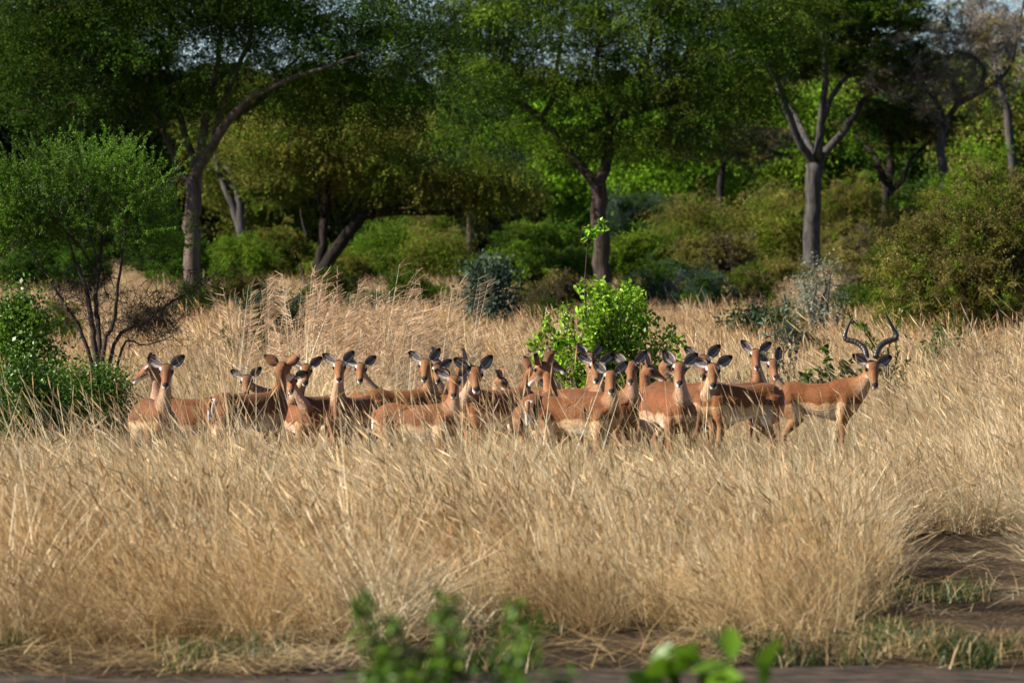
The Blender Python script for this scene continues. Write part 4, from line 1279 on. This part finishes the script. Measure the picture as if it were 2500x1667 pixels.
def deer(label, bx, d, back_y, yaw, hx, hy, hyaw=0, pitch=36, ear=(38, 38), ram=False, horns=None, hoff=0.0, roll=0, hscale=1.0, graze=False, tail=False, group='impala-like antelopes of the herd', lower=0.0, step=None):
    group = 'antelopes standing in the herd'
    hscale *= 1 + .045 * math.sin(bx * 2.3)
    ear = (ear[0] + 6 * math.sin(bx * 3.1), ear[1] + 6 * math.cos(bx * 4.7))
    X = (bx - 1250) / F * d
    z0 = zg(X, d)
    s = (HC - (back_y - YH) * d / F - z0) / 0.872
    yw = math.radians(yaw)
    root = empty('antelope', (X, d, z0), yw)
    link_props(root, label, 'antelope', group)
    cy, sy = math.cos(yw), math.sin(yw)

    def w2l(v):          # world point -> canonical local
        v = np.asarray(v, dtype=float) - np.array((X, d, z0))
        return np.array((v[0] * cy + v[1] * sy, -v[0] * sy + v[1] * cy, v[2])) / s

    def dl(v):
        v = np.asarray(v, dtype=float)
        return np.array((v[0] * cy + v[1] * sy, -v[0] * sy + v[1] * cy, v[2]))
    k_ = s * hscale
    ps = math.radians(hyaw); th = math.radians(pitch)
    hw = np.array((math.sin(ps), -math.cos(ps), 0))
    Fw = hw * math.cos(th) + np.array((0, 0, -math.sin(th)))
    Sw = np.array((math.cos(ps), math.sin(ps), 0))
    rl = math.radians(roll + 5 * math.sin(bx * 1.7))
    Uw = np.cross(Sw, Fw); Uw = Uw if Uw[2] > 0 else -Uw
    Sw, Uw = Sw * math.cos(rl) + Uw * math.sin(rl), -Sw * math.sin(rl) + Uw * math.cos(rl)
    # depth of head
    dh = d + math.sin(yw) * 0.36 * s - 0.10 * s * math.cos(ps) * 0.6 + hoff
    top = np.array(at(hx, hy, dh))
    O = w2l(top - np.array((0, 0, 0.052 * k_)) - 0.0 * Fw)
    Fv, Sv, Uv = dl(Fw) * hscale, dl(Sw) * hscale, dl(Uw) * hscale
    g = Geo()
    ex, ey, ez = np.eye(3)
    m_ = 1.12 if ram else 1.0
    torso = [(-.455, .705, .03, .03), (-.44, .70, .085, .065), (-.40, .695, .132, .108), (-.33, .700, .166, .132), (-.24, .700, .170, .128), (-.14, .690, .158, .126), (0, .672, .176, .152), (.10, .665, .190, .152), (.20, .668, .200, .128), (.29, .685, .182, .105), (.36, .70, .14, .09), (.395, .71, .08, .05)]
    loft(g, [(np.array((x, 0, z)), ey, ez, b * m_, a) for x, z, a, b in torso], 20)
    # small rise at the rump
    nkb = 1.32 if ram else 1.0
    P0 = np.array((.20, 0, .70)); P1 = np.array((.36, 0, .80)); J = O - Fv * .005 - Uv * .03
    dirn = J - P1
    P2 = J - np.array((0, 0, .17)) - Fv * .02
    if graze or J[2] < .85: P2 = J * .5 + P1 * .5
    ts = np.linspace(0, 1, 13)
    NP = [(1 - t) ** 3 * P0 + 3 * (1 - t) ** 2 * t * P1 + 3 * (1 - t) * t * t * P2 + t ** 3 * J for t in ts]
    ra = np.interp(ts, [0, .3, .6, .85, 1], [.105, .085, .056, .047, .045]) * nkb; rb = np.interp(ts, [0, .3, .6, .85, 1], [.165, .125, .072, .056, .052]) * (1 + (nkb - 1) * .8)
    secs = []
    for k, p in enumerate(NP):
        t = unit(NP[min(k + 1, 12)] - NP[max(k - 1, 0)])
        sd = ey - t * np.dot(ey, t)
        w = ts[k]
        s2 = unit(Sv - t * np.dot(Sv, t))
        if np.dot(s2, sd) < 0: s2 = -s2
        sd = unit(unit(sd) * (1 - w) + s2 * w); sd = unit(sd - t * np.dot(sd, t))
        secs.append((p, sd, np.cross(t, sd), ra[k], rb[k]))
    loft(g, secs, 16)
    hsec = [(-.040, -.012, .018, .022), (-.028, -.008, .040, .046), (.01, 0, .064, .062), (.05, .001, .076, .067), (.085, -.003, .068, .063), (.125, -.010, .050, .054), (.165, -.017, .040, .045), (.205, -.023, .036, .039), (.235, -.031, .036, .040), (.254, -.036, .033, .037), (.268, -.038, .022, .025), (.273, -.038, .010, .012)]
    loft(g, [(O + Fv * t + Uv * o, Sv, Uv, a, b) for t, o, a, b in hsec], 16)
    # brow ridges
    for sg_ in (-1, 1):
        p = O + Fv * .06 + Sv * .056 * sg_ + Uv * .026
        loft(g, [(p - Fv * .026, Sv, Uv, .005, .005), (p - Fv * .012, Sv, Uv, .017, .017), (p + Fv * .006, Sv, Uv, .018, .018), (p + Fv * .028, Sv, Uv, .005, .005)], 8)
    rs = np.random.RandomState(int(bx * 7 + hx) % 99991)
    legs_pts = []
    for sg_ in (-1, 1):
        fs = rs.normal() * .045
        fl = [((.255, .075 * sg_, .74), .070), ((.25, .090 * sg_, .65), .092), ((.235, .100 * sg_, .54), .066), ((.225 + fs * .2, .095 * sg_, .46), .045), ((.24 + fs, .09 * sg_, .27), .026), ((.235 + fs, .088 * sg_, .20), .019), ((.235 + fs * 1.5, .085 * sg_, .075), .017), ((.25 + fs * 1.6, .085 * sg_, .045), .022), ((.265 + fs * 1.6, .085 * sg_, .0), .026)]
        hs = rs.normal() * .03
        hl = [((-.325, .075 * sg_, .74), .095), ((-.32, .088 * sg_, .66), .122), ((-.295, .10 * sg_, .57), .100), ((-.26 + hs * .3, .105 * sg_, .49), .066), ((-.33 + hs * .6, .095 * sg_, .40), .042), ((-.395 + hs, .09 * sg_, .315), .030), ((-.385 + hs, .088 * sg_, .22), .020), ((-.365 + hs * 1.2, .085 * sg_, .075), .018), ((-.355 + hs * 1.2, .085 * sg_, .045), .022), ((-.335 + hs * 1.2, .085 * sg_, .0), .026)]
        for lg in (fl, hl):
            pts, rr = smooth_path([np.array(p) for p, r in lg], [r for p, r in lg], 2)
            tube(g, pts, rr, 10, ref=(0, 1, 0.05), flat=.82)
    me0 = mesh_np('tmp', np.concatenate(g.V), [np.concatenate(g.F3), np.concatenate(g.F4)], None, True)
    tmp = bpy.data.objects.new('tmp', me0)
    COL.objects.link(tmp)
    md = tmp.modifiers.new('r', 'REMESH'); md.mode = 'VOXEL'; md.voxel_size = 0.0125
    m2 = tmp.modifiers.new('s', 'SMOOTH'); m2.iterations = 3; m2.factor = .5
    dg = bpy.context.evaluated_depsgraph_get()
    ev = tmp.evaluated_get(dg)
    me = bpy.data.meshes.new_from_object(ev)
    bpy.data.objects.remove(tmp); bpy.data.meshes.remove(me0)
    me.name = 'body'
    nv = len(me.vertices)
    V = np.zeros(nv * 3, dtype=np.float32); me.vertices.foreach_get('co', V); V = V.reshape(-1, 3).astype(float)
    x, y, z = V[:, 0], V[:, 1], V[:, 2]
    wob = 0.012 * np.sin(x * 17 + bx) + 0.008 * np.sin(x * 41 + 2)
    C = np.tile(C_TAN, (nv, 1))
    # torso: saddle, flank, cream, belly
    C = mixc(C_FLANK[None, :] * np.ones((nv, 1)), C_SAD[None, :] * np.ones((nv, 1)), sstep(z + wob, .640, .662))
    C = mixc(C, C_CREAM[None, :] * np.ones((nv, 1)), (1 - sstep(z + wob, .575, .65)) * sstep(x, -.32, -.2) * (1 - sstep(x, .18, .26)) * .65)
    C = mixc(C, C_WHITE[None, :] * np.ones((nv, 1)), (1 - sstep(z + wob * .6, .545, .562)) * sstep(x, -.22, -.17) * (1 - sstep(x, .13, .18)) * (z > .44))
    # chest and haunch between
    C = mixc(C, C_TAN[None, :] * np.ones((nv, 1)), (1 - sstep(z, .56, .66)) * sstep(x, .18, .26))
    C = mixc(C, (C_TAN * .95)[None, :] * np.ones((nv, 1)), (1 - sstep(z, .58, .68)) * (1 - sstep(x, -.34, -.24)))
    # legs
    legm = (1 - sstep(z, .44, .49))
    C = mixc(C, C_TAN[None, :] * np.ones((nv, 1)), legm)
    C = mixc(C, C_CREAM[None, :] * np.ones((nv, 1)), legm * (1 - sstep(np.abs(y), .035, .06)) * .6)
    C = mixc(C, C_BLACK[None, :] * np.ones((nv, 1)), (1 - sstep(z, .03, .05)))
    C = mixc(C, C_BLACK[None, :] * np.ones((nv, 1)), (1 - sstep(np.abs(z - .20), .02, .035)) * (x < 0) * (np.sin(y * 9) ** 2 > -.1) * .8)
    # rump: white behind with a black stripe on each side
    rump = (1 - sstep(x, -.415, -.385)) * sstep(z, .50, .54) * (1 - sstep(z, .79, .82))
    C = mixc(C, C_WHITE[None, :] * np.ones((nv, 1)), rump * (1 - sstep(np.abs(y), .022, .035)))
    r2 = (1 - sstep(x, -.36, -.33)) * sstep(z, .48, .53) * (1 - sstep(z, .76, .80))
    C = mixc(C, C_BLACK[None, :] * np.ones((nv, 1)), r2 * (1 - sstep(np.abs(np.abs(y) - .066), .008, .016)))
    # neck
    A = np.array(NP)
    D = np.linalg.norm(V[:, None, :] - A[None, 3:, :], axis=2)
    ki = np.argmin(D, axis=1) + 3; dm = D[np.arange(nv), ki - 3]
    wn_ = (1 - sstep(dm / rb[ki], 1.12, 1.4)) * sstep(ki / 12.0, .25, .42)
    # front of neck is paler
    NT = np.array([unit(NP[min(k + 1, 12)] - NP[max(k - 1, 0)]) for k in range(13)])
    rel = V - A[ki]
    fr = np.einsum('ij,j->i', rel, unit(np.array((1.0, 0, -.1)) + Fv * .8)) / rb[ki]
    back = mixc(np.tile(C_SAD * 1.15, (nv, 1)), np.tile(C_TAN, (nv, 1)), sstep(fr, -.9, -.1))
    cn = mixc(back, np.tile(C_TAN * .55 + C_CREAM * .38, (nv, 1)), sstep(fr, -.05, .7))
    C = mixc(C, cn, wn_)
    # head
    q = V - O
    hs2 = hscale ** 2
    t = q @ Fv / hs2; sd = q @ Sv / hs2; up = q @ Uv / hs2
    inh = sstep(t, -.045, -.01) * (np.abs(sd) < .095) * (up < .11) * (up > -.095) * (t < .30) * (1 - sstep(-up, .062, .085))
    a_sd = np.abs(sd)
    hc = np.tile(C_FACE, (nv, 1))
    side = sstep(-up, -.02, .03)
    hc = mixc(hc, np.tile(C_TAN * .9, (nv, 1)), side)
    blaze = (1 - sstep(a_sd, .010, .020)) * sstep(t, .07, .10) * sstep(up, .0, .02)
    hc = mixc(hc, np.tile(C_DB, (nv, 1)), blaze * .8)
    crown = (1 - sstep(np.abs(t - .006), .018, .030)) * sstep(up, .012, .03)
    hc = mixc(hc, np.tile(C_BLACK * 1.5, (nv, 1)), crown)
    browm = (1 - sstep(np.sqrt(((t - .066) / .028) ** 2 + ((a_sd - .054) / .009) ** 2 + ((up - .038) / .013) ** 2), .7, 1.1))
    hc = mixc(hc, np.tile(C_WHITE * .9, (nv, 1)), browm)
    eyem = (1 - sstep(np.sqrt(((t - .080) / .030) ** 2 + ((up - .014) / .022) ** 2), .7, 1.1)) * sstep(a_sd, .044, .054)
    hc = mixc(hc, np.tile(C_BLACK * 2, (nv, 1)), eyem)
    chin = sstep(-up, .028, .042) * sstep(t, .05, .12)
    hc = mixc(hc, np.tile(C_WHITE, (nv, 1)), chin * .85)
    muz = sstep(t, .165, .195) * (1 - sstep(up, -.036, -.024))
    hc = mixc(hc, np.tile(C_WHITE, (nv, 1)), muz)
    nose = sstep(t, .232, .242) * sstep(up, -.030, -.022) * (1 - sstep(a_sd, .026, .033))
    hc = mixc(hc, np.tile(C_BLACK, (nv, 1)), nose)
    mouth = sstep(t, .245, .255) * (1 - sstep(a_sd, .004, .008))
    hc = mixc(hc, np.tile(C_BLACK * 2, (nv, 1)), mouth)
    C = mixc(C, hc, inh)
    tone = (0.86 + 0.24 * rs.rand()) * np.array((1, .97 + .08 * rs.rand(), .94 + .16 * rs.rand()))
    ca = me.color_attributes.new('tint', 'FLOAT_COLOR', 'POINT')
    c4 = np.ones((nv, 4), dtype=np.float32); c4[:, :3] = C * tone
    ca.data.foreach_set('color', c4.ravel())
    me.vertices.foreach_set('co', (V * s).astype(np.float32).ravel())
    me.polygons.foreach_set('use_smooth', np.ones(len(me.polygons), dtype=bool))
    me.update()
    me.materials.clear(); me.materials.append(M_FUR)
    obj('body', me, None, root)
    # ears
    for sg_, an in ((-1, ear[0]), (1, ear[1])):
        if an is None: continue
        an_r = math.radians(an)
        bw = unit(-hw)
        dw = Sw * sg_ * math.cos(an_r) + np.array((0, 0, 1)) * math.sin(an_r) + bw * .12
        ow = hw * 1.0 + Sw * sg_ * .25 + np.array((0, 0, -.1))
        eb = O + Sv * sg_ * .048 + Uv * .032 + Fv * .0
        eg = ear_geo(eb, dl(dw), dl(ow), (.155 if not ram else .150) * hscale, .098 * hscale)
        em = eg.mesh('ear')
        v = np.zeros(len(em.vertices) * 3, dtype=np.float32); em.vertices.foreach_get('co', v); em.vertices.foreach_set('co', v * s)
        em.update()
        obj('ear', em, M_FUR, root)
    for sg_ in (-1, 1):
        eg = Geo(); p = (O + Fv * .082 + Sv * sg_ * .061 + Uv * .016) * s
        r = .0195 * s * hscale
        loft(eg, [(p + unit(Fv) * r * math.sin(a) , unit(Sv), unit(Uv), r * math.cos(a) * .8, r * math.cos(a) * .9) for a in np.linspace(-1.45, 1.45, 7)], 10)
        obj('eye', eg.mesh('eye'), M_EYE, root)
    # tail
    tg = Geo()
    tp = [np.array((-.44, 0, .80)), np.array((-.462, 0, .75)), np.array((-.468, 0, .68)), np.array((-.466, 0, .60)), np.array((-.46, 0, .53))]
    pts, rr = smooth_path([p * s for p in tp], [r * s for r in (.018, .018, .017, .016, .005)], 3)
    tube(tg, pts, rr, 8, ref=(0, 1, 0))
    tv = np.concatenate(tg.V)
    tc = np.tile(C_WHITE, (len(tv), 1)); mid = (np.abs(tv[:, 1]) < .011 * s) & (tv[:, 0] < -.465 * s)
    tc[mid] = C_BLACK * 2
    tc[tv[:, 2] > .70 * s] = C_TAN
    tg.C = [tc]
    obj('tail', tg.mesh('tail'), M_FUR, root)
    if horns:
        for side_pts in horns:
            hp = []
            for k, (u, v) in enumerate(side_pts):
                q_ = np.array(at(u, v, dh + [0, .05, .09, .12, .12, .08][min(k, 5)]))
                hp.append(w2l(q_) * s)
            hr = np.linspace(.030, .007, len(hp))
            hr[1:5] = (.030, .028, .025, .018)
            pts, rr = smooth_path(hp, list(hr), 12)
            n = len(pts); rr = [r * (1 + (.16 * (0.5 + 0.5 * math.cos(k * 1.75)) if k < n * .72 else 0)) for k, r in enumerate(rr)]
            rr[-1] = .001
            hg = Geo(); tube(hg, pts, rr, 10)
            cols = np.zeros((hg.n, 3)); ringi = np.minimum(np.arange(hg.n) // 10, n - 1)
            cr = np.where((np.cos(ringi * 1.75) > 0) & (ringi < n * .72), 1.0, 0.45)
            hg.C = [np.array((.045, .036, .031))[None, :] * cr[:, None]]
            obj('horn', hg.mesh('horn'), M_HORN, root)
    return s


H = [
    # label, bx, d, back_y, yaw, hx, hy, kwargs
    ('left-most antelope facing the camera, pale chest and long neck, ears level', 377, 47.0, 972, -72, 407, 884, dict(ear=(32, 32))),
    ('antelope in profile looking left, head just behind the left-most frontal one', 462, 49.4, 968, 184, 374, 884, dict(hyaw=-80, pitch=30, ear=(55, 50))),
    ('antelope bending its head down into the grass left of the big dark rump', 478, 47.9, 986, 172, 420, 1075, dict(hyaw=-80, pitch=60, ear=(20, 20), graze=True)),
    ('small antelope peering over the dark back, spread ears, face cut off at the muzzle', 640, 51.5, 958, 5, 603, 911, dict(ear=(35, 38), pitch=40)),
    ('large antelope seen from behind with white rump stripe, dark flank and head turned away', 612, 48.0, 955, 34, 688, 882, dict(hyaw=165, pitch=20, ear=(32, 34))),
    ('antelope with dark hindquarters to the right of its upright neck, facing the camera', 765, 49.3, 962, 222, 747, 885, dict(ear=(38, 36))),
    ('short young antelope with face tucked below the neck of a taller one on its right', 730, 48.9, 985, -60, 712, 911, dict(ear=(30, 10), hscale=.95)),
    ('antelope with a long neck and pale throat standing alone in front of the feathery grass', 862, 48.6, 964, 238, 829, 876, dict(ear=(32, 42))),
    ('antelope right of the long-necked one, narrow lit neck above a russet rump', 905, 51.0, 958, -55, 881, 882, dict(ear=(15, 34))),
    ('antelope with a long russet back, rump to the left and head turned to the camera', 985, 49.0, 947, 22, 1040, 872, dict(ear=(36, 50), hyaw=-4)),
    ('antelope half hidden behind another head, only its dark right ear and cheek free', 1100, 50.6, 956, 190, 1066, 887, dict(ear=(12, 30), hyaw=6)),
    ('antelope in profile whose ears stick up behind the frontal head with the russet back', 1020, 51.8, 950, -10, 1056, 872, dict(hyaw=80, pitch=30, ear=(70, 62))),
    ('small pale antelope in front, whole lit flank showing, head turned to the camera', 1024, 45.6, 982, -16, 1108, 911, dict(ear=(20, 32))),
    ('antelope leaning its thick neck left, head high beside one raised pointed ear', 1208, 47.6, 945, 212, 1157, 889, dict(ear=(28, 52), hyaw=8)),
    ('antelope in profile facing right, dark head behind the thick-necked one', 1075, 49.8, 958, -12, 1128, 878, dict(hyaw=84, pitch=30, ear=(75, 62))),
    ('antelope with head lowered to the right showing only brow and ears over a dark back', 1300, 50.3, 960, 175, 1218, 915, dict(hyaw=70, pitch=42, ear=(30, 66))),
    ('antelope seen from behind with one long ear out to the left, brown neck bent', 1230, 49.2, 962, 60, 1293, 897, dict(hyaw=130, pitch=28, ear=(35, 70))),
    ('antelope with rump and tail to the camera, head turned left and looking down', 1322, 46.6, 957, 74, 1333, 880, dict(hyaw=-128, pitch=34, ear=(38, 40), hoff=-0.12)),
    ('antelope in profile facing right, muzzle against the bright shrub', 1300, 50.8, 958, 8, 1338, 872, dict(hyaw=88, pitch=27, ear=(78, 70))),
    ('antelope at the back before the bright shrub, top of head and two raised ears', 1400, 51.3, 943, -20, 1438, 856, dict(ear=(50, 48), hyaw=12)),
    ('antelope with face lit in front of the bright shrub, ears spread, left-slanting body', 1392, 48.9, 944, -18, 1453, 875, dict(ear=(34, 34), hyaw=4)),
    ('antelope in front with a round shadow on its shoulder, white belly and lit flank', 1412, 46.2, 966, -20, 1489, 899, dict(ear=(48, 36), hyaw=4)),
    ('antelope with a tall lit neck, ears out flat, beside the shadow-shouldered one', 1472, 47.9, 950, -32, 1541, 877, dict(ear=(34, 40), hyaw=-3)),
    ('antelope in shaded profile looking right past the tall lit neck', 1520, 49.7, 954, 20, 1577, 887, dict(hyaw=80, pitch=28, ear=(80, 66))),
    ('antelope in profile behind, pale ear up and muzzle hidden by a frontal head', 1590, 50.6, 952, -5, 1622, 876, dict(hyaw=72, pitch=34, ear=(62, 70))),
    ('antelope standing head-on with pale chest, its neck straight above a lit front leg', 1636, 46.9, 950, -70, 1658, 878, dict(ear=(46, 38))),
    ('antelope whose black nose shows just left of another face, ears held high', 1672, 49.0, 930, -35, 1717, 862, dict(ear=(40, 44), hyaw=-3)),
    ('antelope with dark flank, white belly and rump to the right, facing the camera', 1804, 48.4, 934, 203, 1739, 882, dict(ear=(20, 34), hyaw=0)),
    ('antelope standing tallest behind the dark flank, head high and ears wide', 1800, 50.8, 930, 30, 1844, 848, dict(ear=(42, 40), hyaw=4)),
    ('antelope beside the tallest one, tilted head with its right ear straight up', 1845, 51.4, 940, 5, 1884, 873, dict(ear=(12, 72), hyaw=12)),
    ('ram with long ringed lyre-shaped horns standing apart at the right of the herd', 2006, 49.8, 930, -14, 2127, 876,
     dict(ear=(30, 32), ram=True, pitch=42, hyaw=8, hscale=1.08,
          horns=[[(2115, 872), (2110, 852), (2092, 836), (2064, 826), (2068, 802), (2083, 771)], [(2138, 872), (2144, 852), (2160, 836), (2188, 824), (2180, 800), (2163, 768)]])),
]
for lab, bx, d_, by, yaw, hx, hy, kw in H:
    s_ = deer(lab, bx, d_, by, yaw, hx, hy, **kw)
    print('antelope scale', round(s_, 3), bx)
print('POLYS', sum(len(o.data.loops) - 2 * len(o.data.polygons) for o in SC.objects if o.type == 'MESH'))
